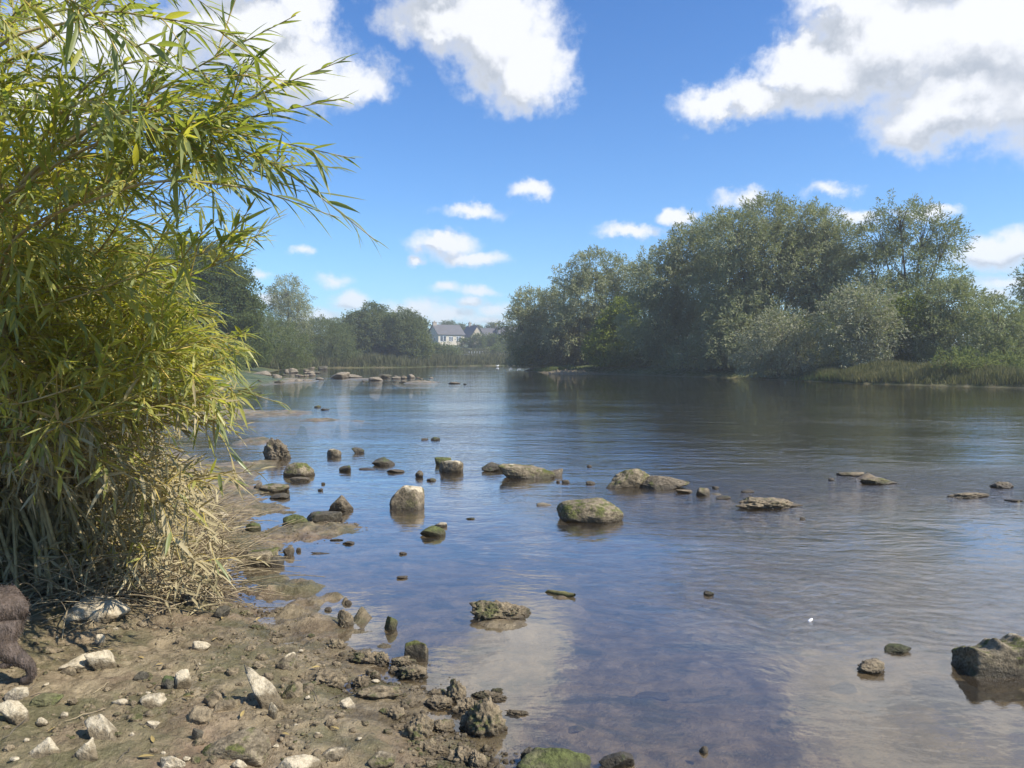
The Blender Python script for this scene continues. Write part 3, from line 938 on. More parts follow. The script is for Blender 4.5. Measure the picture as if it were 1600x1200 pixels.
# muddy clods and cobbles along the front waterline: x, base y, w, h, label
CL = [(524, 1019, 25, 21, 'brown pointed clod at the top of the front waterline'),
      (569, 1039, 46, 22, 'broad clod second along the front waterline'), (593, 1041, 24, 22, 'clod between the broad one and its right neighbour'),
      (628, 1044, 34, 18, 'low clod left of the olive faceted stone'), (642, 1063, 42, 24, 'ragged clod in front of the olive faceted stone'),
      (563, 1077, 27, 20, 'dark squared clod beside the reddish puddle'), (592, 1100, 72, 26, 'widest clod, long and low, above the shore clods'),
      (640, 1109, 34, 20, 'rounded clod at the right end of the widest clod'), (508, 1082, 52, 34, 'large brown clod left of the reddish puddle'),
      (616, 1130, 36, 26, 'rough clod below the widest clod'), (616, 1149, 28, 16, 'small clod under the rough clod'),
      (651, 1165, 42, 46, 'tall pointed muddy cobble standing on the shore'), (668, 1182, 42, 26, 'muddy cobble right below the tall pointed one'),
      (687, 1148, 36, 24, 'clod at the very waterline right of the tall pointed cobble'), (680, 1091, 32, 14, 'upper of two flat clods in the water'),
      (684, 1109, 38, 20, 'lower of two flat clods in the water'), (712, 1098, 28, 34, 'upright clod standing in the shallows'),
      (725, 1117, 36, 26, 'clod joined to the foot of the upright clod'), (765, 1094, 50, 15, 'long shiny clod furthest out in the shallows'),
      (777, 1083, 16, 7, 'tiny clod above the long shiny clod'), (759, 1152, 54, 62, 'hollow weedy clod, largest in the shallows'),
      (733, 1142, 26, 26, 'clod left of the hollow weedy clod'), (808, 1118, 32, 8, 'thin shelf right of the hollow weedy clod'),
      (720, 1200, 42, 32, 'big muddy cobble at the bottom edge'), (745, 1206, 24, 28, 'upright cobble right of the big one at the bottom edge'),
      (759, 1176, 13, 12, 'small olive cobble below the hollow weedy clod'), (560, 1140, 30, 16, 'flat clod on the mud left of the rough clod'),
      (585, 1124, 24, 14, 'small clod under the left end of the widest clod'), (545, 1168, 24, 14, 'low clod above the half-buried pale stone'),
      (690, 1182, 22, 16, 'small clod between the muddy cobbles at the waterline'), (470, 1075, 24, 16, 'clod right of the brown stone by the jagged stone'),
      (610, 1172, 20, 12, 'small low clod above the white-edged stone'), (430, 1000, 26, 12, 'low weedy clod on the upper mud'),
      (400, 990, 30, 14, 'weedy clod near the pool below the willow'), (382, 968, 22, 14, 'dark clod beside the pool below the willow')]
for i, (a, b, c, d, lb) in enumerate(CL):
    S(a, b, c * 1.2, d * 1.15, 'mudl', lb, name='mud_clod', cat='clod', seed=300 + i, lump=.30, rough=.3, blocky=.0, nplanes=40, land=False, k=5, deep=.85)


# countless crumbs of mud and grit along the wet margin: one object
g = np.random.default_rng(61)
v0, f0 = ico(2)
PX, PY = g.uniform(-40, 860, 9000), 940 + 265 * g.uniform(0, 1, 9000) ** .8
C = np.array([on_plane(a, b, .03)[:2] for a, b in zip(PX, PY)])
far_ = np.stack([g.uniform(330, 640, 2500), g.uniform(800, 960, 2500)], 1)
C = np.vstack([C, [on_plane(a, b, .02)[:2] for a, b in far_]])
Z, Sd = height(C[:, 0].copy(), C[:, 1].copy())
ok = (Sd > -.22) & (g.uniform(size=len(C)) < np.where(Sd < .35, .85, .35)) & (fbm(C[:, 0] * 2.2, C[:, 1] * 2.2, 2) > -.12)
C, Z = C[ok], Z[ok]
n = len(C)
rr = np.exp(g.normal(size=n) * .55) * .0055
var = [v0 * (1 + .35 * fbm3(v0 * 1.6 + 11.3 * q, 3, .6))[:, None] for q in range(12)]
vv = np.stack(var)[g.integers(12, size=n)] * (rr[:, None] * np.stack([np.ones(n), g.uniform(.6, 1, n), g.uniform(.45, .8, n)], 1))[:, None, :]
an = g.uniform(0, 6.28, n)
ca, sa = np.cos(an)[:, None], np.sin(an)[:, None]
vx = vv[..., 0] * ca - vv[..., 1] * sa
vy = vv[..., 0] * sa + vv[..., 1] * ca
vv = np.stack([vx + C[:, :1], vy + C[:, 1:], vv[..., 2] + Z[:, None] + rr[:, None] * .2], -1)
ff = (f0[None] + (np.arange(n) * len(v0))[:, None, None]).reshape(-1, 3)
print('grit', n)
tag(link('gravel', np_mesh('gravel', vv.reshape(-1, 3), ff), RM['mudl'], smooth=True), 'muddy grit and crumbs strewn along the wet shore', 'gravel', None, 'stuff')

# ------------------------------------------------------------------ driftwood, leaves, feather
def simple_mat(name, a, b=None, scale=12, rough=0.8, bump=0.3, spec=0.3):
    m, t, out = new_mat(name)
    tc = t.add('ShaderNodeTexCoord')
    P = tc.outputs['Object']
    n = t.noise(P, scale, 5, 0.65)
    col = t.mix(t.ramp(n, 0.3, 0.7), a, b or tuple(c * 1.7 for c in a))
    p = t.add('ShaderNodeBsdfPrincipled')
    t.put(p.inputs['Base Color'], col)
    p.inputs['Roughness'].default_value = rough
    p.inputs['Specular IOR Level'].default_value = spec
    if bump:
        t.put(p.inputs['Normal'], t.bump(t.noise(P, scale * 4, 4, 0.7), bump, 0.02))
    t.l.new(p.outputs[0], out.inputs[0])
    return m


M_bark = simple_mat('bark', (0.075, 0.06, 0.045), (0.16, 0.135, 0.10), 6)
M_twig = simple_mat('yellow_twig', (0.34, 0.25, 0.06), (0.55, 0.42, 0.12), 20, 0.6, 0)
M_dry = simple_mat('dry_stalk', (0.22, 0.17, 0.10), (0.42, 0.34, 0.21), 20, 0.8, 0)
M_stick = simple_mat('weedy_stick', (0.10, 0.09, 0.04), (0.20, 0.18, 0.07), 30)
a_, b_ = on_plane(852, 925), on_plane(898, 933)
V, F = tubes([(np.linspace(a_ + [0, 0, .0], b_ + [0, 0, .012], 7) + np.random.default_rng(2).normal(size=(7, 3)) * .006, np.array([.006, .010, .016, .018, .020, .017, .010]))], 8)
tag(link('driftwood_stick', np_mesh('driftwood_stick', V, F), M_stick, smooth=True), 'thin weedy stick floating right of the clay mass', 'stick')


def leaf_template():
    st = np.array([0.12, 0.32, 0.58, 0.82])
    wd = np.array([0.62, 1.0, 0.86, 0.45])
    v = [(0, 0, 0)]
    for s, w in zip(st, wd):
        v += [(s, -w, 0.35 * w), (s, 0, 0), (s, w, 0.35 * w)]
    v.append((1, 0, 0))
    f4, f3 = [], [(0, 1, 2), (0, 2, 3)]
    for i in range(3):
        a = 1 + 3 * i
        f4 += [(a, a + 3, a + 4, a + 1), (a + 1, a + 4, a + 5, a + 2)]
    a = 10
    f3 += [(a, 13, a + 1), (a + 1, 13, a + 2)]
    return np.array(v, float), np.array(f4), np.array(f3)


LT = leaf_template()


def leaves_mesh(name, P, Dr, Up, Ln, Wd, droop):
    """long willow leaves: P base, Dr direction, Up rough normal"""
    v, f4, f3 = LT
    n = len(P)
    Dr = Dr / np.linalg.norm(Dr, axis=1, keepdims=True)
    Sd = np.cross(Dr, Up)
    Sd /= np.linalg.norm(Sd, axis=1, keepdims=True) + 1e-9
    Un = np.cross(Sd, Dr)
    x, y, z = v[:, 0], v[:, 1], v[:, 2]
    W = Wd[:, None, None]
    co = P[:, None, :] + Dr[:, None, :] * (Ln[:, None] * x[None, :])[..., None] + Sd[:, None, :] * (y[None, :, None] * W * .5) + Un[:, None, :] * (z[None, :, None] * W * .5)
    co[:, :, 2] -= (droop[:, None] * Ln[:, None]) * x[None, :] ** 2
    off = (np.arange(n) * len(v))[:, None, None]
    return np_mesh(name, co.reshape(-1, 3), [(f4[None] + off).reshape(-1, 4), (f3[None] + off).reshape(-1, 3)])


def leaf_mat(name, a, b, back, trans, tw=0.35, rough=0.5, nscale=0.6, spec=0.3):
    m, t, out = new_mat(name)
    geo = t.add('ShaderNodeNewGeometry')
    rnd = geo.outputs['Random Per Island']
    n = t.noise(geo.outputs['Position'], nscale, 3, 0.6)
    f = t.m('ADD', t.m('MULTIPLY', rnd, 0.6), t.m('MULTIPLY', t.ramp(n, 0.3, 0.7), 0.4))
    col = t.mix(f, a, b)
    col = t.mix(geo.outputs['Backfacing'], col, t.mix(0.5, col, back) if back else col)
    p = t.add('ShaderNodeBsdfPrincipled')
    t.put(p.inputs['Base Color'], col)
    p.inputs['Roughness'].default_value = rough
    p.inputs['Specular IOR Level'].default_value = spec
    tr = t.add('ShaderNodeBsdfTranslucent')
    tr.inputs[0].default_value = (*trans, 1)
    mx = t.add('ShaderNodeMixShader')
    mx.inputs[0].default_value = tw
    t.l.new(p.outputs[0], mx.inputs[1])
    t.l.new(tr.outputs[0], mx.inputs[2])
    t.l.new(mx.outputs[0], out.inputs[0])
    return m


# twigs washed up on the mud
gg = np.random.default_rng(29)
for i in range(26):
    px, py = gg.uniform(20, 560), gg.uniform(960, 1195)
    c = ground_pt(px, py)
    a, ln = gg.uniform(0, 3.14), gg.uniform(.05, .16)
    q = np.stack([np.linspace(-.5, .5, 6) * ln * math.cos(a), np.linspace(-.5, .5, 6) * ln * math.sin(a), np.zeros(6)], 1) + gg.normal(size=(6, 3)) * .003
    V, F = tubes([(q, np.array([.0012, .0018, .002, .002, .0017, .001]))], 5)
    ob = link('twig', np_mesh('twig', V, F), M_dry if i % 2 else M_bark, smooth=True)
    ob.location = (c[0], c[1], c[2] + .008)
    tag(ob, 'short thin twig washed up on the foreground mud', 'twig', 'twigs on the foreground mud')

# fallen leaves
M_fall = leaf_mat('fallen_leaf', (0.42, 0.33, 0.07), (0.45, 0.28, 0.12), (0.4, 0.3, 0.15), (0.4, 0.3, 0.05), .2)
gg = np.random.default_rng(21)
for i, (px, py) in enumerate([(348, 967), (256, 1040), (140, 1016), (285, 1093), (400, 972), (225, 1032), (376, 1125), (530, 1144), (318, 1122), (332, 1004), (215, 1188), (500, 1045), (178, 1018), (90, 1140), (440, 1150), (240, 1165)]):
    c = ground_pt(px, py)
    a = gg.uniform(0, 6.3)
    d = np.array([[math.cos(a), math.sin(a), .15]])
    me = leaves_mesh('fallen_leaf', np.zeros((1, 3)), d, np.array([[gg.normal() * .2, gg.normal() * .2, 1.]]), np.array([gg.uniform(.04, .07)]), np.array([.014]), np.array([.1]))
    ob = link('fallen_leaf', me, M_fall, smooth=True)
    ob.location = (c[0], c[1], c[2] + .012)
    tag(ob, 'narrow yellow fallen willow leaf on the mud', 'leaf', 'fallen willow leaves on the mud')
c = on_plane(1266, 970)
M_white = simple_mat('white_feather', (0.75, 0.75, 0.75), (0.85, 0.85, 0.85), 10, 0.7, 0)
v, f = ico(3)
v = v * [.022, .010, .006] * (1 + .25 * fbm3(v * 3, 3))[:, None]
ob = link('feather', np_mesh('feather', v, f), M_white, smooth=True)
ob.location = (c[0], c[1], .004)
ob.rotation_euler = (0, -.3, .6)
tag(ob, 'small white feather floating in the open shallows', 'feather')
# ------------------------------------------------------------------ the big willow bush beside the camera
def in_poly(poly, X, Y):
    ins = np.zeros(len(X), bool)
    for (ax, ay), (bx, by) in zip(poly, poly[1:] + poly[:1]):
        if by != ay:
            ins ^= ((ay > Y) != (by > Y)) & (X < (bx - ax) * (Y - ay) / (by - ay) + ax)
    return ins


SIL = [(-500, -260), (430, -60), (392, 10), (350, 60), (425, 60), (500, 60), (545, 95), (470, 135), (548, 150), (545, 190), (470, 225), (556, 245), (530, 290), (520, 325), (575, 372),
       (520, 385), (430, 350), (340, 395), (290, 440), (330, 470), (400, 510), (395, 560), (330, 555), (400, 605), (445, 630), (390, 655), (400, 705), (330, 690),
       (300, 715), (415, 730), (400, 770), (310, 775), (365, 830), (300, 850), (345, 895), (250, 900), (200, 930), (120, 915), (60, 940), (-100, 960), (-500, 980)]


def project(Pw):
    d = Pw - np.array([0, 0, CAM_H])
    c, s = math.cos(-PITCH), math.sin(-PITCH)
    yy = c * d[:, 1] + s * d[:, 2]
    zz = -s * d[:, 1] + c * d[:, 2]
    return 800 + FPX * d[:, 0] / yy, 600 - FPX * zz / yy


def build_willow():
    g = np.random.default_rng(77)
    A = at_depth
    # boughs drawn through points (photo place, distance); each starts in the crown and ends in a leafy tip
    B = [
        ([(-60, 420, 3.9), (120, 230, 3.6), (300, 110, 3.4), (462, 24, 3.3)], .012),
        ([(-40, 460, 3.8), (160, 290, 3.5), (360, 170, 3.3), (540, 92, 3.2)], .014),
        ([(40, 300, 3.6), (240, 160, 3.4), (330, 190, 3.3), (545, 152, 3.2)], .012),
        ([(-20, 380, 3.5), (180, 180, 3.3), (320, 215, 3.2), (440, 265, 3.1), (590, 378, 3.05)], .014),
        ([(-50, 380, 3.5), (150, 225, 3.2), (330, 205, 3.1), (555, 248, 3.1)], .012),
        ([(0, 420, 3.3), (180, 300, 3.1), (360, 290, 3.0), (530, 340, 3.0)], .012),
        ([(-80, 520, 3.6), (100, 470, 3.3), (260, 415, 3.1), (420, 362, 3.0)], .010),
        ([(-80, 600, 3.6), (80, 560, 3.4), (260, 535, 3.2), (397, 522, 3.1)], .011),
        ([(-120, 520, 3.8), (60, 560, 3.6), (200, 590, 3.4), (330, 600, 3.3), (447, 632, 3.2)], .012),
        ([(-20, 545, 3.4), (60, 590, 3.3), (110, 680, 3.2), (230, 755, 3.15), (330, 745, 3.1), (420, 732, 3.05)], .013),
        ([(-20, 600, 3.7), (90, 640, 3.6), (250, 655, 3.5), (400, 668, 3.4)], .010),
        ([(-30, 640, 4.0), (120, 720, 3.8), (260, 770, 3.7), (366, 830, 3.6)], .010),
        ([(-60, 700, 4.2), (90, 790, 4.1), (230, 840, 4.0), (345, 895, 3.9)], .010),
        ([(-60, 600, 4.3), (60, 740, 4.2), (150, 850, 4.1), (215, 925, 4.0)], .010),
        ([(-60, 200, 3.5), (80, 60, 3.4), (210, -40, 3.3), (380, -60, 3.3)], .012),
        ([(-40, 160, 3.2), (120, 30, 3.1), (260, 30, 3.0), (385, 60, 3.0)], .010),
        ([(-100, 60, 3.0), (20, -40, 2.9), (140, 20, 2.8), (260, 110, 2.8)], .010),
        ([(100, 200, 3.3), (230, 210, 3.2), (350, 250, 3.1), (470, 300, 3.1)], .008),
        ([(100, 560, 3.7), (200, 490, 3.6), (300, 430, 3.5), (392, 395, 3.4)], .008),
    ]
    roots = [np.array([A(px, 905, d)[0], d, 0.22]) for px, d in ((-160, 5.0), (-60, 4.7), (20, 5.0), (100, 4.8), (-260, 4.6), (140, 5.2))]
    boughs = []
    for i, (pts, r) in enumerate(B):
        P = [A(a_, b_, d_ + (.75 if b_ > 500 else .45 if b_ > 380 else 0)) for a_, b_, d_ in pts]
        root = roots[i % len(roots)]
        mid = root * .55 + P[0] * .45 + np.array([-.25, .25, .12])
        boughs.append((spline([root, mid] + P, 9), r * .85, 1.0))
    # many more boughs filling the crown and its river side
    for i in range(255):
        for _ in range(40):
            px, py = (g.uniform(-420, 430), g.uniform(-240, 890)) if i < 200 else (g.uniform(210, 450), g.uniform(400, 880))
            if py < 190 and px > 110 and g.uniform() < .75:
                continue
            if in_poly(SIL, np.array([px + 25.]), np.array([py]))[0]:
                break
        d = g.uniform(2.9, 5.2) if py < 250 else g.uniform(3.5, 5.9)
        if py > 650:
            d = max(d, g.uniform(4.0, 5.0))
        tip = A(px, py, d)
        root = roots[g.integers(len(roots))]
        back = np.array([-g.uniform(.5, 1.0), g.uniform(.0, .6), g.uniform(-.45, .25)])
        p2 = tip + back
        mid = root * .45 + p2 * .55 + np.array([-.2, .25, .45 if tip[2] > 1.5 else .15])
        p2[2] = max(p2[2], .35)
        boughs.append((spline([root + g.normal(size=3) * [.2, .15, 0], mid, p2, tip], 10), g.uniform(.006, .011), .8))
    thick, thin = [], []
    LP, LD, LU, LL = [], [], [], []

    def shoot(pts, first, dens=1.0, scale=1.0):
        seg = np.linalg.norm(np.diff(pts, axis=0), axis=1)
        cum = np.concatenate([[0], np.cumsum(seg)])
        n = max(3, int(cum[-1] * (1 - first) / .026 * dens))
        s = np.linspace(first * cum[-1], cum[-1] * .995, n)
        pos = np.stack([np.interp(s, cum, pts[:, k]) for k in range(3)], 1)
        T = np.gradient(pts, axis=0)
        T /= np.linalg.norm(T, axis=1, keepdims=True) + 1e-9
        tan = np.stack([np.interp(s, cum, T[:, k]) for k in range(3)], 1)
        tan /= np.linalg.norm(tan, axis=1, keepdims=True)
        phi = np.arange(n) * 2.4 + g.normal(size=n) * .5
        up = np.array([0, 0, 1.])
        a = np.cross(tan, up)
        a /= np.linalg.norm(a, axis=1, keepdims=True) + 1e-9
        b = np.cross(a, tan)
        lat = a * np.cos(phi)[:, None] + b * (np.sin(phi) * .75)[:, None]
        spread = g.uniform(.35, .78, n)[:, None]
        spread = spread * np.linspace(1.0, .55, n)[:, None]
        d = tan * (1 - .45 * spread) + lat * spread + np.array([0, 0, -.07]) + g.normal(size=(n, 3)) * .10
        u = b + g.normal(size=(n, 3)) * .5 + up * .3
        ln = g.uniform(.09, .155, n) * np.interp(np.linspace(0, 1, n), [0, .15, .7, 1], [.8, 1, 1, .5]) * scale
        LP.append(pos), LD.append(d), LU.append(u), LL.append(ln)

    for pts, r, first in boughs:
        n = len(pts)
        rad = np.interp(np.arange(n), [0, n * .5, n - 1], [r * 1.3, r * .7, .0016])
        thick.append((pts, rad))
        seg = np.linalg.norm(np.diff(pts, axis=0), axis=1)
        L_ = seg.sum()
        shoot(pts, max(0.55, 1 - .75 / L_), .9, 1.25 if first == 1.0 else 1.0)
        # side shoots
        k0 = int(n * (.34 if first == 1.0 else .42))
        ns = int((n - k0) * (1.25 if first == 1.0 else 1.15))
        for j in range(ns):
            q = g.uniform(k0, n - 2)
            i0 = int(q)
            p = pts[i0] + (pts[i0 + 1] - pts[i0]) * (q - i0)
            t = pts[i0 + 1] - pts[i0]
            t /= np.linalg.norm(t)
            out = np.array([.35, -.25, .1]) + g.normal(size=3) * .75
            out -= t * out.dot(t)
            out /= np.linalg.norm(out)
            ang = g.uniform(.35, .95)
            d = t * math.cos(ang) + out * math.sin(ang)
            ln = g.uniform(.22, .62) * (1.1 - .5 * (i0 / n))
            e = p + d * ln + np.array([0, 0, -.08 * ln])
            m = p + d * ln * .5 + np.array([0, 0, .11 * ln]) + g.normal(size=3) * .03
            X, Y = project(np.array([p, e, m]))
            if X[1] > 215 and Y[1] < 330 and g.uniform() < .45 or Y[1] < 60 and g.uniform() < .45:
                continue
            if X[1] < -260 or Y[1] < -230 or e[2] < .25 or e[1] < (2.65 if e[2] > 2.2 else 3.2):
                continue
            if not in_poly(SIL, X[1:2] - 6, Y[1:2])[0]:
                if g.uniform() < .93:
                    continue
            sp = bez(p, m, e, 7)
            thin.append((sp, np.linspace(.0035, .001, 7)))
            shoot(sp, .08, .9, 1.2 if first == 1.0 else 1.0)
    P, D, U, Ln = np.concatenate(LP), np.concatenate(LD), np.concatenate(LU), np.concatenate(LL)
    X, Y = project(P + D / np.linalg.norm(D, axis=1, keepdims=True) * Ln[:, None])
    keep = (X > -280) & (Y > -260) & (P[:, 2] > .16) & (P[:, 1] > 2.0)
    P, D, U, Ln = P[keep], D[keep], U[keep], Ln[keep]
    n = len(P)
    print('willow leaves', n)
    Wd = Ln * g.uniform(.095, .140, n)
    dr = g.uniform(.0, .45, n) ** 1.3
    Ln = Ln * g.uniform(.7, 1.15, n)
    dusty = g.uniform(size=n) < np.clip((1.55 - P[:, 2]) / .6 + .25 * fbm3(P * 1.7, 2), 0, .93)
    keep2 = ~(dusty & (g.uniform(size=n) < .30))
    D = D + g.normal(size=(n, 3)) * np.where(dusty, .45, .0)[:, None]
    young = (~dusty) & (g.uniform(size=n) < np.clip(.45 + .8 * fbm3(P * 1.1 + 9, 2) - .35 * (P[:, 0] + 1.6) - .35 * np.clip(P[:, 2] - 1.9, 0, 1.5), .04, .85))
    root = empty('willow_bush', (float(roots[2][0]), float(roots[2][1]), .15))
    tag(root, 'big leafy willow bush overhanging the muddy shore on the near bank', 'willow bush')
    off = np.array(root.location)
    V, F = tubes([(p - off, r) for p, r in thick], 7)
    link('boughs', np_mesh('boughs', V, F), M_bough, root, True)
    V, F = tubes([(p - off, r) for p, r in thin], 4)
    link('shoots', np_mesh('shoots', V, F), M_twig, root, True)
    for nm, msk, mt in (('leaves', ~dusty & ~young, M_wleaf), ('young_leaves', young, M_wyoung), ('silty_leaves', dusty & keep2, M_wdusty)):
        o = link(nm, leaves_mesh(nm, P[msk] - off, D[msk], U[msk], Ln[msk], Wd[msk], dr[msk]), mt, root, True)
        if nm == 'silty_leaves':
            o['label'] = 'beige silt-coated lower leaves'
        if nm == 'young_leaves':
            o['label'] = 'bright yellow-green leaves'


M_bough = simple_mat('willow_bough', (0.24, 0.19, 0.09), (0.46, 0.37, 0.18), 14, .7, .2)
M_wleaf = leaf_mat('willow_leaf', (0.115, 0.145, 0.032), (0.25, 0.27, 0.075), (0.28, 0.31, 0.16), (0.44, 0.50, 0.06), .44, .36, 1.2, .5)
M_wyoung = leaf_mat('willow_leaf_young', (0.25, 0.26, 0.035), (0.44, 0.42, 0.07), (0.40, 0.39, 0.16), (0.72, 0.68, 0.07), .48, .38, 1.2, .5)
M_wdusty = leaf_mat('willow_leaf_silty', (0.30, 0.25, 0.125), (0.58, 0.485, 0.275), (0.36, 0.30, 0.18), (0.30, 0.24, 0.08), .25, .8, 1.2, .2)
build_willow()

# dry stalks and flood debris under the willow
g = np.random.default_rng(31)
paths = []
for i in range(1900):
    px, py = g.uniform(-150, 350), g.uniform(770, 930)
    if px > 200 and py > 905:
        continue
    c = on_plane(px, py, .2)
    c[2] = max(height1(c[0], c[1]), 0)
    a, e = g.uniform(-.9, 2.2), g.uniform(.0, .75) ** 1.3
    d = np.array([math.cos(a) * math.cos(e), -math.sin(a) * math.cos(e) * .8, math.sin(e)])
    ln = g.uniform(.12, .55) if i < 1200 else g.uniform(.4, .95)
    q = bez(c + [0, 0, .01], c + d * ln * .6 + [0, 0, .05], c + d * ln + [0, 0, -.10 * ln + .02], 6)
    q[:, 2] = np.maximum(q[:, 2], c[2] + .006)
    paths.append((q, np.linspace(.0042, .0018, 6) * g.uniform(.6, 1.3)))
V, F = tubes(paths, 4)
tag(link('flood_debris', np_mesh('flood_debris', V, F), M_dry), 'tangle of dry straw and twigs caught under the willow', 'debris', None, 'stuff')
# limp silted leaves in the tangle
n = 2600
px, py = g.uniform(-150, 345, n), g.uniform(765, 925, n)
C = np.array([on_plane(a, b, .2) for a, b in zip(px, py)])
C[:, 2] = np.maximum(height(C[:, 0], C[:, 1])[0], 0) + g.uniform(.01, .28, n)
D = g.normal(size=(n, 3)) * [1, .8, .5] + [.3, -.2, -.45]
tag(link('dead_leaves', leaves_mesh('dead_leaves', C, D, g.normal(size=(n, 3)) + [0, 0, 1.], g.uniform(.07, .15, n), g.uniform(.010, .02, n), g.uniform(0, .4, n)), M_wdusty, smooth=True),
    'dead silt-grey leaves tangled in the debris', 'leaves', None, 'stuff')
# a few green grass blades
GB = leaf_mat('grass_blade', (0.10, 0.15, 0.02), (0.26, 0.30, 0.05), (0.2, 0.25, 0.05), (0.25, 0.3, 0.02), .3)
n = 26
b0 = ground_pt(178, 925)
D = np.stack([g.normal(size=n) * .35 + .35, g.normal(size=n) * .25, np.ones(n)], 1)
ob = link('grass_tuft', leaves_mesh('grass_tuft', g.normal(size=(n, 3)) * [.03, .03, 0], D, g.normal(size=(n, 3)) + [0, -1, 0], g.uniform(.15, .38, n), np.full(n, .010), g.uniform(.1, .4, n)), GB, smooth=True)
ob.location = b0
tag(ob, 'tuft of bright green grass blades among the dry stalks', 'grass tuft')


# ------------------------------------------------------------------ trees
def blades(name, P, D, L_, W_, g):
    """flat leaf lozenges, one quad each"""
    n = len(P)
    D = D / (np.linalg.norm(D, axis=1, keepdims=True) + 1e-9)
    N = g.normal(size=(n, 3))
    S_ = np.cross(D, N)
    S_ /= np.linalg.norm(S_, axis=1, keepdims=True) + 1e-9
    a = P
    b = P + D * (L_ * .45)[:, None] + S_ * (W_ / 2)[:, None]
    c = P + D * L_[:, None]
    d = P + D * (L_ * .45)[:, None] - S_ * (W_ / 2)[:, None]
    V = np.stack([a, b, c, d], 1).reshape(-1, 3)
    return np_mesh(name, V, np.arange(4 * n).reshape(n, 4))


def ground_z(x, y):
    return height1(x, y)


def tree(name, label, cat, base, dist, blobs, mt, style='willow', dens=1.0, leaf=1.0, group=None, limbs=True, mb=None, seed=0, open_=0.0, sag=1.0):
    """base: photo column of the foot; dist metres; blobs: (px, py, half w, half h) of the crown's lobes at that distance"""
    g = np.random.default_rng(seed + 1000)
    bx = at_depth(base, 600, dist)[0]
    bz = ground_z(bx, dist)
    root = empty(name, (bx, dist, bz))
    tag(root, label, cat, group)
    o = np.array([bx, dist, bz])
    cen, rad = [], []
    for (px, py, hw, hh) in blobs:
        r = np.array([hw / FPX * dist, 0, hh / FPX * dist])
        r[1] = .5 * (r[0] + r[2]) * 1.05
        c = at_depth(px, py, dist + g.uniform(-.5, .5) * r[1])
        cen.append(c - o)
        rad.append(r)
    cen, rad = np.array(cen), np.array(rad)
    size = {'willow': 1.0, 'oak': .8, 'bush': .8}[style] * (dist / 60) ** .5
    P, D, C_, paths = [], [], [], []
    for c, r in zip(cen, rad):
        area = (r[0] * r[1] + r[1] * r[2] + r[0] * r[2]) * 4.19
        nc = max(14, int(area * 7.2 * dens / size ** 2))
        u = g.normal(size=(nc, 3))
        u /= np.linalg.norm(u, axis=1, keepdims=True)
        keep = (u[:, 1] < .35) | (g.uniform(size=nc) < .45)
        u = u[keep]
        nc = len(u)
        lump = 1 + .30 * fbm3(u * 2.3 + c, 3, .6) + .10 * g.normal(size=nc)
        rho = np.where(g.uniform(size=nc) < .30, g.uniform(.35, .8, nc), g.uniform(.82, 1.04, nc)) * lump
        p = c + u * r * rho[:, None]
        if open_ > 0:
            k = fbm3(p * .55 + 3, 3) > (-.35 + open_ * .5)
            p, u = p[k], u[k]
            nc = len(p)
        if style == 'willow':
            ax = u * [.8, .8, .5] + np.stack([np.zeros(nc), np.zeros(nc), .75 * u[:, 2] - .15 * sag], 1) + g.normal(size=(nc, 3)) * .38
            k, LL = 24, .95
        else:
            ax = u + g.normal(size=(nc, 3)) * .6
            k, LL = 22, .45
        ax /= np.linalg.norm(ax, axis=1, keepdims=True)
        t = g.uniform(0, 1, (nc, k))
        wd = (.16 if style == 'willow' else .30) * size
        lp = p[:, None, :] + ax[:, None, :] * (t * LL * size)[..., None] + g.normal(size=(nc, k, 3)) * (wd * (1.1 - .6 * t))[..., None]
        if style == 'willow':
            lp[..., 2] -= .22 * sag * size * t ** 2
        ld = ax[:, None, :] * .9 + g.normal(size=(nc, k, 3)) * .55 + [0, 0, -.15]
        P.append(lp.reshape(-1, 3))
        D.append(ld.reshape(-1, 3))
        # twigs to some clumps
        for i in g.choice(nc, min(nc, 9 + int(14 * open_)), replace=False):
            paths.append((bez(c * .9 + [0, 0, -.2 * r[2]], c + (p[i] - c) * .5 + g.normal(size=3) * .2, p[i], 5), np.linspace(.035, .010, 5) * size))
    P, D = np.concatenate(P), np.concatenate(D)
    k = P[:, 2] > (.02 if limbs else -1.5)
    P, D = P[k], D[k]
    n = len(P)
    if style == 'willow':
        L_, W_ = g.uniform(.19, .34, n) * size * leaf, g.uniform(.055, .09, n) * size * leaf
    else:
        L_, W_ = g.uniform(.17, .29, n) * size * leaf, g.uniform(.12, .20, n) * size * leaf
    link('crown', blades('crown', P, D, L_, W_, g), mt, root)
    if limbs:
        top = cen[:, 2].max()
        low = cen[:, 2].min()
        fork = np.array([.0, 0, max(.6, min(top * .22, low))])
        tr = max(.10, top * .022)
        paths.append((spline([[0, 0, -.4], fork * [0, 0, .5] + g.normal(size=3) * [.1, .1, 0], fork], 5), np.linspace(tr * 1.5, tr, 10 if False else len(spline([[0, 0, 0], [0, 0, .5], [0, 0, 1]], 5)))))
        for c, r in zip(cen, rad):
            m = fork * .4 + c * .6 + np.array([g.normal() * .4, g.normal() * .4, -.15 * top])
            q = bez(fork, m, c + [0, 0, r[2] * .25], 9)
            paths.append((q, np.linspace(tr * .55, tr * .10, 9)))
    V, F = tubes(paths, 6)
    link('trunk', np_mesh('trunk', V, F), mb or M_bark, root, True)
    return n


def fol(name, a, b, back=None, tr=(0.28, 0.32, 0.09), tw=.32, rough=.55, sp=.35):
    return leaf_mat(name, a, b, back, tr, tw, .75, .22, .12)


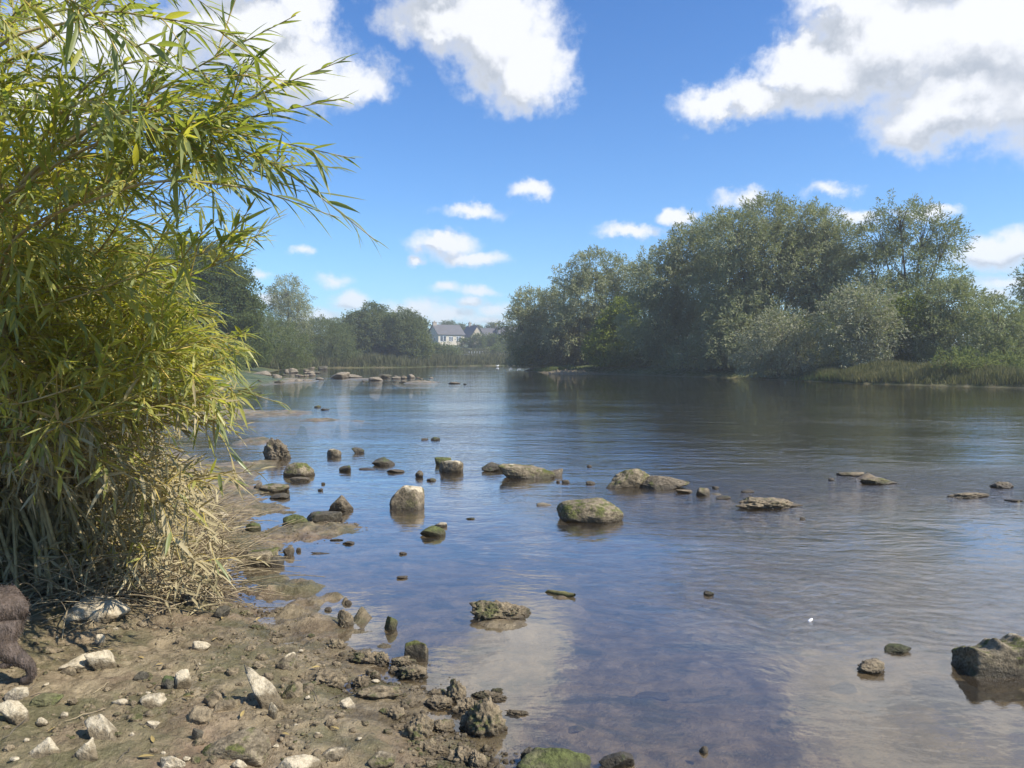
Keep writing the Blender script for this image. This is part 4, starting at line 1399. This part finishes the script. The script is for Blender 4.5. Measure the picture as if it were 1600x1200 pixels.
F_will = fol('willow_grey_green', (0.20, 0.215, 0.095), (0.38, 0.38, 0.205), (0.32, 0.32, 0.22))
F_silver = fol('willow_silver', (0.24, 0.235, 0.135), (0.48, 0.45, 0.29), (0.36, 0.36, 0.28))
F_dark = fol('leaf_dark', (0.055, 0.08, 0.026), (0.12, 0.15, 0.05))
F_mid = fol('leaf_mid', (0.080, 0.110, 0.032), (0.17, 0.195, 0.06))
F_yel = fol('leaf_yellow_green', (0.12, 0.16, 0.022), (0.25, 0.28, 0.05), None, (.2, .25, .03))
F_light = fol('willow_light', (0.16, 0.18, 0.075), (0.32, 0.33, 0.16), (0.27, 0.28, 0.18))
F_brown = fol('leaf_brownish', (0.10, 0.09, 0.045), (0.20, 0.17, 0.08))
F_far = fol('leaf_far', (0.075, 0.10, 0.042), (0.155, 0.175, 0.075))
cnt = 0
T = tree
W = 'willow tree'
cnt += T('willow_tree', 'rounded willow furthest along the wooded bank, beside the open water gap', W, 838, 100, [(835, 478, 30, 22), (812, 508, 22, 24), (858, 500, 34, 36), (835, 540, 34, 34), (880, 470, 20, 22), (822, 562, 22, 16)], F_will, seed=1)
cnt += T('willow_tree', 'willow with a broad flat ragged top left of the small wispy tree', W, 925, 93, [(932, 420, 36, 22), (896, 432, 24, 14), (968, 440, 26, 30), (925, 470, 50, 38), (905, 520, 46, 40), (960, 500, 40, 40)], F_will, seed=2, open_=.25)
cnt += T('willow_tree', 'small wispy tree poking up between the flat-topped and the tall willows', W, 1012, 90, [(1012, 412, 17, 16), (998, 445, 24, 26), (1020, 470, 26, 40)], F_will, seed=3, open_=.4, dens=.8)
cnt += T('willow_tree', 'wide dark willow rising left of the tallest mass', W, 1070, 75, [(1075, 405, 42, 34), (1040, 440, 42, 40), (1105, 385, 44, 36), (1090, 460, 60, 50), (1020, 500, 46, 44), (1070, 530, 60, 46), (1120, 510, 50, 50)], F_will, seed=4, open_=.12)
cnt += T('willow_tree', 'tallest and bulkiest willow in the middle of the wooded bank', W, 1190, 67, [(1150, 375, 44, 38), (1195, 352, 46, 36), (1245, 358, 38, 32), (1200, 410, 70, 48), (1145, 450, 56, 50), (1225, 470, 66, 56), (1165, 520, 62, 50), (1265, 410, 40, 44)], F_will, seed=5, open_=.12)
cnt += T('willow_tree', 'slimmer willow behind the right shoulder of the tallest one', W, 1298, 66, [(1283, 352, 26, 24), (1305, 385, 34, 34), (1280, 430, 42, 46), (1320, 440, 34, 44), (1300, 500, 40, 46)], F_will, seed=6, open_=.1)
cnt += T('willow_tree', 'airy tall willow with limbs showing through its thin crown', W, 1425, 62, [(1405, 332, 26, 26), (1375, 372, 30, 30), (1440, 362, 32, 34), (1472, 385, 24, 34), (1410, 415, 44, 34), (1465, 430, 34, 24), (1362, 430, 30, 40), (1400, 480, 40, 26)], F_light, seed=7, open_=.55, dens=1.0)
cnt += T('willow_tree', 'silver-leaved willow bush hanging over the water below the tallest tree', 'willow bush', 1215, 59, [(1225, 520, 40, 32), (1190, 548, 34, 28), (1245, 555, 34, 30), (1210, 572, 40, 20)], F_silver, seed=8, leaf=.9)
cnt += T('willow_tree', 'taller silver willow drooping to the bank left of the grass', W, 1340, 56, [(1345, 478, 36, 30), (1320, 510, 40, 40), (1365, 520, 28, 44), (1340, 555, 38, 32)], F_silver, seed=9, leaf=.9)
cnt += T('shrub', 'dark green rounded shrub behind the bank grass', 'shrub', 1425, 57, [(1415, 500, 36, 32), (1435, 530, 34, 30), (1400, 545, 30, 26)], F_yel, 'oak', seed=10)
cnt += T('willow_shrub', 'light green spreading willow shrub right of the dark rounded shrub', 'willow shrub', 1480, 55, [(1470, 470, 34, 26), (1500, 480, 40, 32), (1460, 520, 34, 32), (1505, 530, 46, 40)], F_light, seed=11, open_=.1)
cnt += T('willow_shrub', 'last light green willow shrub on the bank before the picture edge', 'willow shrub', 1570, 51, [(1555, 505, 34, 30), (1590, 530, 40, 36), (1545, 560, 44, 28), (1610, 570, 40, 26)], F_light, seed=12)
cnt += T('willow_shrub', 'low willow scrub hanging to the water edge under the last light green shrub', 'willow shrub', 1560, 47, [(1540, 582, 40, 18), (1590, 586, 40, 20), (1500, 576, 30, 18)], F_mid, seed=20)
cnt += T('willow_tree', 'feathery pale tree cut by the picture edge', W, 1640, 60, [(1620, 440, 24, 26), (1640, 470, 40, 40), (1650, 530, 50, 50)], F_light, seed=13, open_=.3)
cnt += T('shrub', 'low green bush at the river end of the wooded bank', 'shrub', 850, 97, [(845, 560, 36, 20), (868, 548, 30, 24)], F_mid, 'oak', seed=14)
cnt += T('shrub', 'brownish bush over the water beside the low green end bush', 'shrub', 905, 92, [(900, 535, 34, 28), (925, 548, 30, 26), (895, 562, 36, 16)], F_brown, 'oak', seed=15)
cnt += T('sallow_tree', 'brighter yellow-green small tree among the grey willows', 'sallow tree', 965, 84, [(972, 490, 22, 18), (960, 515, 26, 24), (950, 548, 34, 30)], F_yel, 'oak', seed=16)
cnt += T('shrub', 'dark green bush over the water below the wide dark willow', 'shrub', 1010, 80, [(1005, 545, 40, 34), (1045, 560, 44, 26), (985, 566, 34, 18)], F_mid, seed=17)
cnt += T('shrub', 'dark bush overhanging black shade left of the silver willow bush', 'shrub', 1120, 69, [(1100, 560, 46, 28), (1145, 562, 44, 28)], F_will, seed=18)
cnt += T('shrub', 'dark bush in the gap between the two silver willows', 'shrub', 1285, 62, [(1285, 540, 32, 34), (1290, 570, 40, 22)], F_mid, seed=19)
# left and far bank
cnt += T('oak_tree', 'dark oak showing behind the edge of the near willow bush', 'oak tree', 345, 84, [(330, 425, 44, 36), (372, 455, 26, 30), (392, 487, 18, 18), (345, 490, 50, 44), (290, 440, 50, 60), (370, 540, 50, 40)], F_dark, 'oak', seed=21)
cnt += T('oak_tree', 'dark oak mostly hidden by the near willow bush, left of the visible oak', 'oak tree', 215, 78, [(200, 430, 60, 46), (245, 470, 46, 44), (170, 480, 50, 50), (215, 530, 70, 44)], F_mid, 'oak', seed=61)
cnt += T('willow_tree', 'grey willow glimpsed through gaps in the near willow bush', W, 60, 70, [(60, 440, 66, 50), (10, 490, 60, 54), (110, 500, 60, 50), (60, 545, 90, 40)], F_will, seed=62)
cnt += T('oak_tree', 'big oak of the left bank hidden behind the near willow bush', 'oak tree', -180, 68, [(-180, 400, 90, 60), (-260, 470, 80, 60), (-110, 480, 80, 56), (-180, 540, 110, 44)], F_dark, 'oak', seed=63)
cnt += T('shrub', 'scrub on the left bank just behind the willow leaf tips', 'shrub', 340, 70, [(335, 560, 44, 22), (290, 552, 50, 28)], F_mid, 'willow', seed=64)
cnt += T('willow_shrub', 'mid green rounded bush on the bank between the oak and the tall feathery tree', 'willow shrub', 425, 110, [(420, 525, 36, 26), (450, 545, 34, 24), (400, 550, 30, 24), (435, 562, 40, 14)], F_mid, 'willow', seed=22, leaf=.8)
cnt += T('poplar_tree', 'tall feathery single tree rising above the bank shrubs', 'tree', 452, 128, [(450, 456, 18, 20), (434, 470, 14, 20), (466, 475, 14, 26), (450, 495, 30, 32), (452, 530, 28, 30)], F_will, 'willow', seed=23, open_=.15, leaf=.8)
cnt += T('willow_shrub', 'grey-green willow scrub right of the tall feathery tree', 'willow shrub', 508, 132, [(500, 522, 26, 20), (520, 535, 28, 26), (490, 550, 30, 20), (530, 556, 26, 14)], F_far, 'willow', seed=24, leaf=.8)
cnt += T('oak_tree', 'oak with the highest rounded head in the far tree line', 'oak tree', 580, 152, [(583, 493, 20, 16), (560, 510, 24, 20), (595, 520, 30, 26), (570, 540, 36, 26)], F_far, 'oak', seed=25)
cnt += T('oak_tree', 'broad oak with domed top left of the houses', 'oak tree', 636, 150, [(632, 505, 22, 18), (650, 515, 16, 18), (622, 525, 26, 24), (645, 540, 26, 28)], F_far, 'oak', seed=26)
cnt += T('shrub', 'dark bush joining the scrub to the far oaks', 'shrub', 540, 150, [(538, 525, 22, 16), (545, 548, 26, 20)], F_far, 'oak', seed=27)
cnt += T('shrub', 'reddish brown bush at the foot of the domed oak', 'shrub', 656, 160, [(656, 545, 14, 24)], F_brown, 'oak', seed=28)
cnt += T('shrub', 'dark bush over the water below the highest oak', 'shrub', 605, 156, [(605, 556, 22, 16)], F_dark, 'oak', seed=29)
cnt += T('shrub', 'green bush on the far bank in front of the long house', 'shrub', 690, 178, [(692, 552, 20, 11), (676, 552, 13, 13), (706, 555, 12, 9)], F_far, 'oak', seed=30)
# around the houses
cnt += T('garden_tree', 'round dark garden tree between the gabled house and the conifers', 'tree', 747, 232, [(747, 536, 11, 12)], F_dark, 'oak', seed=31, limbs=False)
cnt += T('garden_tree', 'dark broad evergreen in the middle of the gardens', 'tree', 768, 236, [(766, 534, 12, 9), (775, 536, 10, 9)], F_dark, 'oak', seed=32, limbs=False)
cnt += T('garden_tree', 'dark evergreen clump near the white gabled bay', 'tree', 790, 236, [(786, 535, 10, 9), (796, 537, 8, 7)], F_dark, 'oak', seed=33, limbs=False)
cnt += T('hedge_tree', 'low dark hedge below the white gabled bay', 'hedge', 812, 230, [(806, 537, 8, 7), (818, 537, 9, 7)], F_dark, 'oak', seed=34, limbs=False)
cnt += T('garden_shrub', 'small yellow bush in the riverside garden', 'shrub', 770, 212, [(770, 547, 3.5, 3)], F_yel, 'oak', seed=35, limbs=False)
cnt += T('garden_shrub', 'clipped green ball bush beside the small yellow bush', 'shrub', 779, 212, [(779, 546, 5.5, 7)], F_mid, 'oak', seed=36, limbs=False)
cnt += T('garden_shrub', 'pale yellowish shrubs on the lawn edge', 'shrub', 797, 212, [(794, 549, 6, 4), (802, 548, 5, 4)], F_light, 'oak', seed=37, limbs=False)
cnt += T('garden_shrub', 'dark small conifer pair in front of the long house', 'shrub', 724, 236, [(721, 535, 3, 5), (726, 535, 3, 5)], F_dark, 'oak', seed=38, limbs=False)
cnt += T('garden_tree', 'large domed tree rising behind the roof of the long house', 'tree', 705, 300, [(703, 515, 20, 10), (718, 520, 12, 10)], F_far, 'oak', seed=39)
cnt += T('garden_tree', 'tree behind the second house, right of the domed one', 'tree', 745, 310, [(742, 516, 9, 5), (752, 518, 6, 5)], F_far, 'oak', seed=40)
cnt += T('garden_tree', 'pair of small tree tops behind the third roof', 'tree', 772, 310, [(766, 514, 6, 8), (777, 513, 6, 7), (771, 520, 10, 8)], F_far, 'oak', seed=41)
cnt += T('garden_tree', 'tree behind the last roof beside the wooded bank', 'tree', 797, 310, [(795, 518, 9, 6), (810, 516, 12, 8)], F_far, 'oak', seed=42)
print('tree leaves', cnt)

# far wood closing the valley
g = np.random.default_rng(44)
n = 60000
az = g.uniform(-58, 58, n)
dd = g.uniform(330, 380, n) + 12 * np.sin(az * .7)
x, y = np.sin(np.radians(az)) * dd, np.cos(np.radians(az)) * dd
top = 7 + 4.5 * (1 + fbm(az * .35, az * 0 + 2, 4, .6)) * .8
top = np.where(np.abs(az + 3) < 5, top * .62, top)
gz = height(x, y)[0]
z = gz + np.sqrt(g.uniform(0, 1, n)) * top
tag(link('far_woods', blades('far_woods', np.stack([x, y, z], 1), g.normal(size=(n, 3)) + [0, 0, .4], g.uniform(.9, 1.7, n), g.uniform(.6, 1.1, n), g), F_far),
    'distant wood closing the valley behind the trees and houses', 'woods', None, 'stuff')


# ------------------------------------------------------------------ bank grass and reeds
def grass_area(name, label, n, sampler, hgt, wdt, mt, seed):
    g = np.random.default_rng(seed)
    x, y = sampler(g, n)
    z, s = height(x, y)
    k = s > -.15
    x, y, z = x[k], y[k], z[k]
    n = len(x)
    hm = .55 + .9 * np.clip(fbm(x * .45, y * .45, 3) + .5, 0, 1)
    D = np.stack([g.normal(size=n) * .22, g.normal(size=n) * .22, np.ones(n)], 1)
    o = link(name, blades(name, np.stack([x, y, z - .03], 1), D, hgt * hm * g.uniform(.5, 1.0, n), np.full(n, wdt), g), mt)
    tag(o, label, 'grass', None, 'stuff')


F_grass = fol('bank_grass', (0.10, 0.11, 0.035), (0.25, 0.22, 0.10), None, (.15, .16, .05))
F_reed = fol('far_reeds', (0.075, 0.085, 0.035), (0.16, 0.15, 0.07), None, (.12, .13, .04))


def samp_right(g, n):
    a = on_plane(1325, 598.5)
    b = on_plane(1660, 607.5)
    t = g.uniform(0, 1, n) ** 1.8
    return a[0] + (b[0] - a[0]) * t + g.normal(size=n) * .3, a[1] + (b[1] - a[1]) * t + g.uniform(0, 1, n) ** 1.3 * 9


def samp_rear(g, n):
    a = on_plane(830, 581)
    b = on_plane(1330, 598.6)
    t = g.uniform(0, 1, n)
    return a[0] + (b[0] - a[0]) * t, a[1] + (b[1] - a[1]) * t + g.uniform(0, 1, n) * 3


def samp_far(g, n):
    x, y = g.uniform(-75, 14, n * 4), g.uniform(104, 190, n * 4)
    z, q = height(x, y)
    k = (q > -.1) & (q < 13)
    return x[k][:n], y[k][:n]


def samp_hill(g, n):
    return g.uniform(-30, 20, n), g.uniform(176, 225, n)


grass_area('tall_grass', 'tall tan-tipped grass on the bank right of the silver willow', 20000, samp_right, .65, .045, F_grass, 51)
grass_area('waterside_grass', 'rough grass along the shaded foot of the wooded bank', 9000, samp_rear, .6, .07, F_mid, 52)
grass_area('reeds', 'reeds and rough grass along the far bank', 42000, samp_far, 1.7, .14, F_reed, 53)
grass_area('meadow_grass', 'rough meadow below the houses', 30000, samp_hill, .9, .22, F_reed, 54)

# ------------------------------------------------------------------ houses
M_wall = simple_mat('render_cream', (0.50, 0.45, 0.35), (0.56, 0.50, 0.40), 1.5, .9, .1)
M_wall2 = simple_mat('render_buff', (0.40, 0.34, 0.26), (0.46, 0.40, 0.31), 1.5, .9, .1)
M_slate = simple_mat('slate', (0.085, 0.082, 0.082), (0.14, 0.135, 0.135), 3, .7, .3)
M_whitep = simple_mat('white_paint', (0.75, 0.75, 0.74), (0.8, 0.8, 0.8), 3, .6, 0)
M_glass = simple_mat('window_glass', (0.05, 0.07, 0.09), (0.08, 0.10, 0.12), 2, .08, 0, .8)
M_brick = simple_mat('chimney_stone', (0.30, 0.25, 0.20), (0.42, 0.36, 0.28), 4, .9, .3)


def box_into(bm, x0, x1, y0, y1, z0, z1):
    vs = [bm.verts.new((x, y, z)) for z in (z0, z1) for x, y in ((x0, y0), (x1, y0), (x1, y1), (x0, y1))]
    for f in ((3, 2, 1, 0), (4, 5, 6, 7), (0, 1, 5, 4), (1, 2, 6, 5), (2, 3, 7, 6), (3, 0, 4, 7)):
        bm.faces.new([vs[i] for i in f])


def boxes(name, lst, mat, parent):
    bm = bmesh.new()
    for b in lst:
        box_into(bm, *b)
    me = bpy.data.meshes.new(name)
    bm.to_mesh(me)
    bm.free()
    return link(name, me, mat, parent)


def house(label, px, pyb, dist, rz, Lx, Ly, eave, ridge, wall, windows, chim=None, name='house', over=.35):
    """ridge runs along local x; windows: (face, along, z0, w, h), face 's' long front (-y), 'w' gable at -x, 'e' gable at +x"""
    c = at_depth(px, pyb, dist)
    root = empty(name, tuple(c), rz)
    tag(root, label, 'house')
    bm = bmesh.new()
    x, y = Lx / 2, Ly / 2
    v = [bm.verts.new(p) for p in ((-x, -y, -2), (x, -y, -2), (x, y, -2), (-x, y, -2), (-x, -y, eave), (x, -y, eave), (x, y, eave), (-x, y, eave), (-x, 0, ridge), (x, 0, ridge))]
    for f in ((0, 1, 5, 4), (2, 3, 7, 6), (1, 2, 6, 9, 5), (3, 0, 4, 8, 7), (3, 2, 1, 0)):
        bm.faces.new([v[i] for i in f])
    me = bpy.data.meshes.new('wall')
    bm.to_mesh(me)
    bm.free()
    link('wall', me, wall, root)
    bm = bmesh.new()
    sl = (ridge - eave) / y
    xo, yo, th = x + over, y + over, .18
    pr = [(-yo, eave - over * sl), (0, ridge), (yo, eave - over * sl)]
    a = [[bm.verts.new((sx * xo, q, z + dz)) for q, z in pr] for sx in (-1, 1) for dz in (.02, .02 + th)]
    lb, lt, rb, rt = a
    for i in range(2):
        bm.faces.new((lt[i], lt[i + 1], rt[i + 1], rt[i]))
        bm.faces.new((lb[i + 1], lb[i], rb[i], rb[i + 1]))
        bm.faces.new((lb[i], lb[i + 1], lt[i + 1], lt[i]))
        bm.faces.new((rb[i + 1], rb[i], rt[i], rt[i + 1]))
    bm.faces.new((lb[0], lt[0], rt[0], rb[0]))
    bm.faces.new((lt[2], lb[2], rb[2], rt[2]))
    me = bpy.data.meshes.new('roof')
    bm.to_mesh(me)
    bm.free()
    rf = link('roof', me, M_slate, root)
    if chim:
        cx, w_, hh = chim
        boxes('chimney', [(cx - w_ / 2, cx + w_ / 2, -.4, .4, ridge - .6, ridge + hh), (cx - w_ / 2 - .08, cx + w_ / 2 + .08, -.48, .48, ridge + hh - .02, ridge + hh + .15),
                          (cx - .15, cx + .15, -.15, .15, ridge + hh + .15, ridge + hh + .5)], M_brick, rf)
    for fc, s0, z0, w_, h_ in windows:
        if fc == 's':
            fr = [(s0 - w_ / 2, s0 + w_ / 2, -y - .05, -y + .04, z0, z0 + h_)]
            gl = [(s0 - w_ / 2 + .1 + k * w_ / 2, s0 + k * w_ / 2 - .06, -y - .065, -y - .02, z0 + .1, z0 + h_ - .1) for k in (0, 1)]
        else:
            q = -x if fc == 'w' else x
            e = -1 if fc == 'w' else 1
            fr = [(min(q + e * .05, q - e * .04), max(q + e * .05, q - e * .04), s0 - w_ / 2, s0 + w_ / 2, z0, z0 + h_)]
            gl = [(min(q + e * .065, q + e * .02), max(q + e * .065, q + e * .02), s0 - w_ / 2 + .1 + k * w_ / 2, s0 + k * w_ / 2 - .06, z0 + .1, z0 + h_ - .1) for k in (0, 1)]
        wn = boxes('window', fr, M_whitep, root)
        boxes('pane', gl, M_glass, wn)
    return root


house('long cream house with slate roof and a stone chimney on its gable', 697, 540, 252, R(32), 9.4, 7.6, 3.6, 6.6, M_wall,
      [('s', -3.0, 1.2, 2.2, 1.9), ('s', -.2, 1.3, 1.5, 1.6), ('s', 2.6, 1.2, 1.6, 1.8), ('w', -1.2, 1.2, 1.2, 1.4)], (-4.2, 1.3, .9))
house('plain buff gabled house second in the row, behind dark bushes', 738, 540, 262, R(-62), 8.5, 4.9, 3.0, 6.6, M_wall2, [('e', .8, 1.0, .8, 1.2), ('s', 1.5, 1.2, 1.4, 1.3)], (-2.0, .8, 1.1))
house('grey-roofed house, third in the row, mostly hidden by evergreens', 764, 540, 275, R(12), 8.0, 6.5, 3.4, 6.0, M_wall, [('s', -1.5, 1.5, 1.5, 1.3), ('w', 0, 1.5, 1.2, 1.2)], (2.6, .8, .9))
house('grey-roofed house at the wooded end of the row', 794, 540, 275, R(20), 8.5, 6.5, 3.8, 6.4, M_wall, [('s', -1.5, 1.5, 1.5, 1.3), ('w', 0, 1.5, 1.2, 1.2)])
house('small white gabled building at the end of the row above the hedge', 813, 540, 262, R(-70), 5, 3.6, 3.6, 4.9, M_whitep, [('e', -.8, 2.2, 1.0, 1.3), ('e', .8, 2.2, 1.0, 1.3), ('s', .5, 2.2, 1.2, 1.2)])
# garden wall and fence
c = at_depth(712, 551, 205)
d = at_depth(752, 556.5, 196)


def wall_run(a, b, h, w, name, mat, label, n=14):
    g = np.random.default_rng(3)
    t = np.linspace(0, 1, n)
    P = np.asarray(a)[None] * (1 - t[:, None]) + np.asarray(b)[None] * t[:, None]
    P[:, 2] = [height1(p[0], p[1]) for p in P]
    dr = np.array(b)[:2] - np.array(a)[:2]
    nn = np.array([-dr[1], dr[0]]) / np.linalg.norm(dr) * w / 2
    V = []
    for p in P:
        hh = h * g.uniform(.85, 1.1)
        for sx, z in ((-1, -.3), (-1, hh), (1, hh), (1, -.3)):
            V.append((p[0] + sx * nn[0], p[1] + sx * nn[1], p[2] + z))
    F = []
    for i in range(n - 1):
        for k in range(3):
            F.append((4 * i + k, 4 * i + 4 + k, 4 * i + 5 + k, 4 * i + k + 1))
    F += [(3, 2, 1, 0), (4 * n - 4, 4 * n - 3, 4 * n - 2, 4 * n - 1)]
    tag(link(name, np_mesh(name, np.array(V), np.array(F)), mat), label, 'wall')


wall_run(c, d, .8, .5, 'garden_wall', M_brick, 'low pale stone garden wall below the buff gabled house')
wall_run(at_depth(775, 552, 205), at_depth(812, 554, 200), .7, .5, 'garden_wall', M_brick, 'low pale stone wall below the lawn with pale shrubs')
c0 = at_depth(733, 550, 208)
for i in range(6):
    xx = c0[0] + i * .72
    z = height1(xx, 208)
    ob = boxes('fence_post', [(-.045, .045, -.045, .045, -.3, 1.1), (-.06, .06, -.06, .06, 1.1, 1.15)], M_whitep, None)
    ob.location = (xx, 208, z)
    tag(ob, 'white post in the short row below the buff gabled house', 'post', 'white garden posts')

# ------------------------------------------------------------------ gulls
M_gull = simple_mat('gull_white', (0.75, 0.75, 0.74), (0.82, 0.82, 0.8), 8, .7, 0)
M_gullw = simple_mat('gull_grey', (0.30, 0.32, 0.35), (0.36, 0.38, 0.4), 8, .7, 0)


def skin_mesh(name, verts, edges, radii, root=0, sub=2):
    me = bpy.data.meshes.new(name)
    me.from_pydata([tuple(v) for v in verts], edges, [])
    o = bpy.data.objects.new(name, me)
    sc.collection.objects.link(o)
    md = o.modifiers.new('skin', 'SKIN')
    md.use_smooth_shade = True
    for i, r in enumerate(radii):
        r = r if isinstance(r, tuple) else (r, r)
        me.skin_vertices[0].data[i].radius = r
        me.skin_vertices[0].data[i].use_root = (i == root)
    s = o.modifiers.new('sub', 'SUBSURF')
    s.levels = s.render_levels = sub
    dg = bpy.context.evaluated_depsgraph_get()
    dg.update()
    m2 = bpy.data.meshes.new_from_object(o.evaluated_get(dg))
    m2.name = name
    bpy.data.objects.remove(o)
    return m2


gv = [(-.30, 0, .16), (-.20, 0, .14), (-.05, 0, .12), (.10, 0, .13), (.17, 0, .20), (.21, 0, .28), (.27, 0, .275), (.02, .03, .06), (.02, -.03, .06), (.02, .03, -.02), (.02, -.03, -.02)]
gull_me = skin_mesh('gull_body', gv, [(0, 1), (1, 2), (2, 3), (3, 4), (4, 5), (5, 6), (2, 7), (2, 8), (7, 9), (8, 10)], [(.02, .02), .055, .085, .075, .045, .042, .012, .012, .012, .008, .008], 2)
wing_v, wing_f = ico(3)
wing_v = wing_v * [.21, .075, .05] + [-.10, 0, .165]
wing_v[:, 2] -= .04 * np.abs(wing_v[:, 1]) / .075
wing_me = np_mesh('gull_wings', wing_v, wing_f)
for i, (px, py, rz, lb) in enumerate([(777.5, 573.2, .4, 'white gull standing in the far shallows, apart from the other two'), (798, 573.6, 2.7, 'white gull in the middle of the three on the far shallows'),
                                      (811, 573.8, 3.3, 'white gull nearest the wooded bank on the far shallows')]):
    c = on_plane(px, py)
    root = empty('gull', (c[0], c[1], 0.03), rz)
    root.scale = (1.25,) * 3
    tag(root, lb, 'gull')
    link('body', gull_me, M_gull if not gull_me.materials else None, root, True)
    link('wings', wing_me, M_gullw if not wing_me.materials else None, root, True)
    zz = c

# ------------------------------------------------------------------ the dog at the left edge
m, t, out = new_mat('wet_dog_coat')
tc = t.add('ShaderNodeTexCoord')
P = tc.outputs['Object']
fur = t.noise(t.vm('MULTIPLY', P, (1, 1, .25)), 60, 5, .7)
big = t.noise(P, 9, 4, .6)
col = t.mix(t.ramp(big, .35, .65), (0.038, 0.026, 0.018), (0.105, 0.074, 0.052))
col = t.mix(t.ramp(fur, .4, .7, 0, .6), col, (0.20, 0.15, 0.12))
pb = t.add('ShaderNodeBsdfPrincipled')
t.put(pb.inputs['Base Color'], col)
pb.inputs['Roughness'].default_value = .52
pb.inputs['Specular IOR Level'].default_value = .5
t.put(pb.inputs['Normal'], t.bump(t.m('ADD', fur, t.m('MULTIPLY', big, .6)), .9, .018))
t.l.new(pb.outputs[0], out.inputs[0])
M_dog = m
# dog faces local -x; hind paw (right side, towards the camera) at the origin
hv = {
    'rump': ((-.13, .09, .325), .09), 'pelvis': ((-.20, .09, .345), .088), 'loin': ((-.34, .09, .335), .078), 'chest': ((-.50, .09, .315), .105), 'shoulder': ((-.62, .09, .33), .10),
    'neck': ((-.72, .09, .42), .065), 'skull': ((-.80, .09, .49), .062), 'brow': ((-.86, .09, .48), .048), 'muzzle': ((-.93, .09, .455), .032), 'nose': ((-.97, .09, .45), .024),
    'ear1': ((-.79, .03, .51), .02), 'ear1t': ((-.80, .005, .43), .012), 'ear2': ((-.79, .15, .51), .02), 'ear2t': ((-.80, .175, .43), .012),
    'tail0': ((-.10, .14, .33), .022), 'tail1': ((-.12, .18, .27), .016), 'tail2': ((-.16, .20, .20), .010),
}
for sfx, yy, dx in (('a', 0.0, 0.0), ('b', .18, -.17)):
    hv['hip' + sfx] = ((-.13 + dx, yy + (.04 if sfx == 'a' else -.04), .275), .098)
    hv['thigh' + sfx] = ((-.135 + dx, yy + (.01 if sfx == 'a' else -.01), .215), .082)
    hv['knee' + sfx] = ((-.125 + dx, yy, .160), .054)
    hv['shin' + sfx] = ((-.055 + dx, yy, .118), .038)
    hv['hock' + sfx] = ((-.010 + dx, yy, .082), .026)
    hv['pastern' + sfx] = ((-.006 + dx, yy, .035), .020)
    hv['paw' + sfx] = ((-.03 + dx, yy, .016), .024)
    hv['toe' + sfx] = ((-.055 + dx, yy, .012), .017)
for sfx, yy, dx in (('a', .02, 0.0), ('b', .16, .06)):
    hv['fsh' + sfx] = ((-.60 + dx, yy, .27), .050)
    hv['felb' + sfx] = ((-.57 + dx, yy, .19), .032)
    hv['fwr' + sfx] = ((-.60 + dx, yy, .09), .019)
    hv['fpas' + sfx] = ((-.605 + dx, yy, .035), .017)
    hv['fpaw' + sfx] = ((-.635 + dx, yy, .014), .020)
names = list(hv)
ix = {k: i for i, k in enumerate(names)}
E = [('rump', 'pelvis'), ('pelvis', 'loin'), ('loin', 'chest'), ('chest', 'shoulder'), ('shoulder', 'neck'), ('neck', 'skull'), ('skull', 'brow'), ('brow', 'muzzle'), ('muzzle', 'nose'),
     ('skull', 'ear1'), ('ear1', 'ear1t'), ('skull', 'ear2'), ('ear2', 'ear2t'), ('rump', 'tail0'), ('tail0', 'tail1'), ('tail1', 'tail2')]
for s_ in 'ab':
    E += [('pelvis', 'hip' + s_), ('hip' + s_, 'thigh' + s_), ('thigh' + s_, 'knee' + s_), ('knee' + s_, 'shin' + s_), ('shin' + s_, 'hock' + s_), ('hock' + s_, 'pastern' + s_), ('pastern' + s_, 'paw' + s_), ('paw' + s_, 'toe' + s_),
          ('shoulder', 'fsh' + s_), ('fsh' + s_, 'felb' + s_), ('felb' + s_, 'fwr' + s_), ('fwr' + s_, 'fpas' + s_), ('fpas' + s_, 'fpaw' + s_)]
dog_me = skin_mesh('dog', [hv[k][0] for k in names], [(ix[a], ix[b]) for a, b in E], [hv[k][1] for k in names], ix['pelvis'], 3)
dog = link('dog', dog_me, M_dog, None, True)
c = ground_pt(56, 1068)
dog.location = (c[0] - .012, c[1], c[2])
dog.rotation_euler = (0, 0, R(8))
g = np.random.default_rng(9)
nf = len(dog_me.polygons)
fc, fn, fa = np.empty(nf * 3), np.empty(nf * 3), np.empty(nf)
dog_me.polygons.foreach_get('center', fc)
dog_me.polygons.foreach_get('normal', fn)
dog_me.polygons.foreach_get('area', fa)
fc, fn = fc.reshape(-1, 3), fn.reshape(-1, 3)
pick = g.choice(nf, 45000, p=fa / fa.sum())
Pf = fc[pick] + g.normal(size=(45000, 3)) * (np.sqrt(fa[pick]) * .3)[:, None]
Df = fn[pick] * .22 + np.array([.55, 0, -.75]) + g.normal(size=(45000, 3)) * .25
Df[Pf[:, 0] < -.5] -= [1, 0, 0]
link('coat', blades('coat', Pf - fn[pick] * .002, Df, g.uniform(.006, .014, 45000), g.uniform(.0012, .0024, 45000), g), M_dog, dog)
tag(dog, 'wet dark brown dog at the left edge, only its hindquarter and hind leg in view', 'dog')

# ------------------------------------------------------------------ air
HAZE = 0.0009
if HAZE > 0:
    hb = boxes('haze', [(-2600, 2600, -400, 4600, -2.5, 32)], None, None)
    m, t, out = new_mat('haze_air')
    pv = t.add('ShaderNodeVolumePrincipled')
    pv.inputs['Color'].default_value = (0.92, 0.95, 0.99, 1)
    pv.inputs['Density'].default_value = HAZE
    pv.inputs['Anisotropy'].default_value = 0.2
    t.l.new(pv.outputs[0], out.inputs['Volume'])
    hb.data.materials.append(m)
    tag(hb, 'thin blue summer haze over the river valley', 'haze', None, 'stuff')
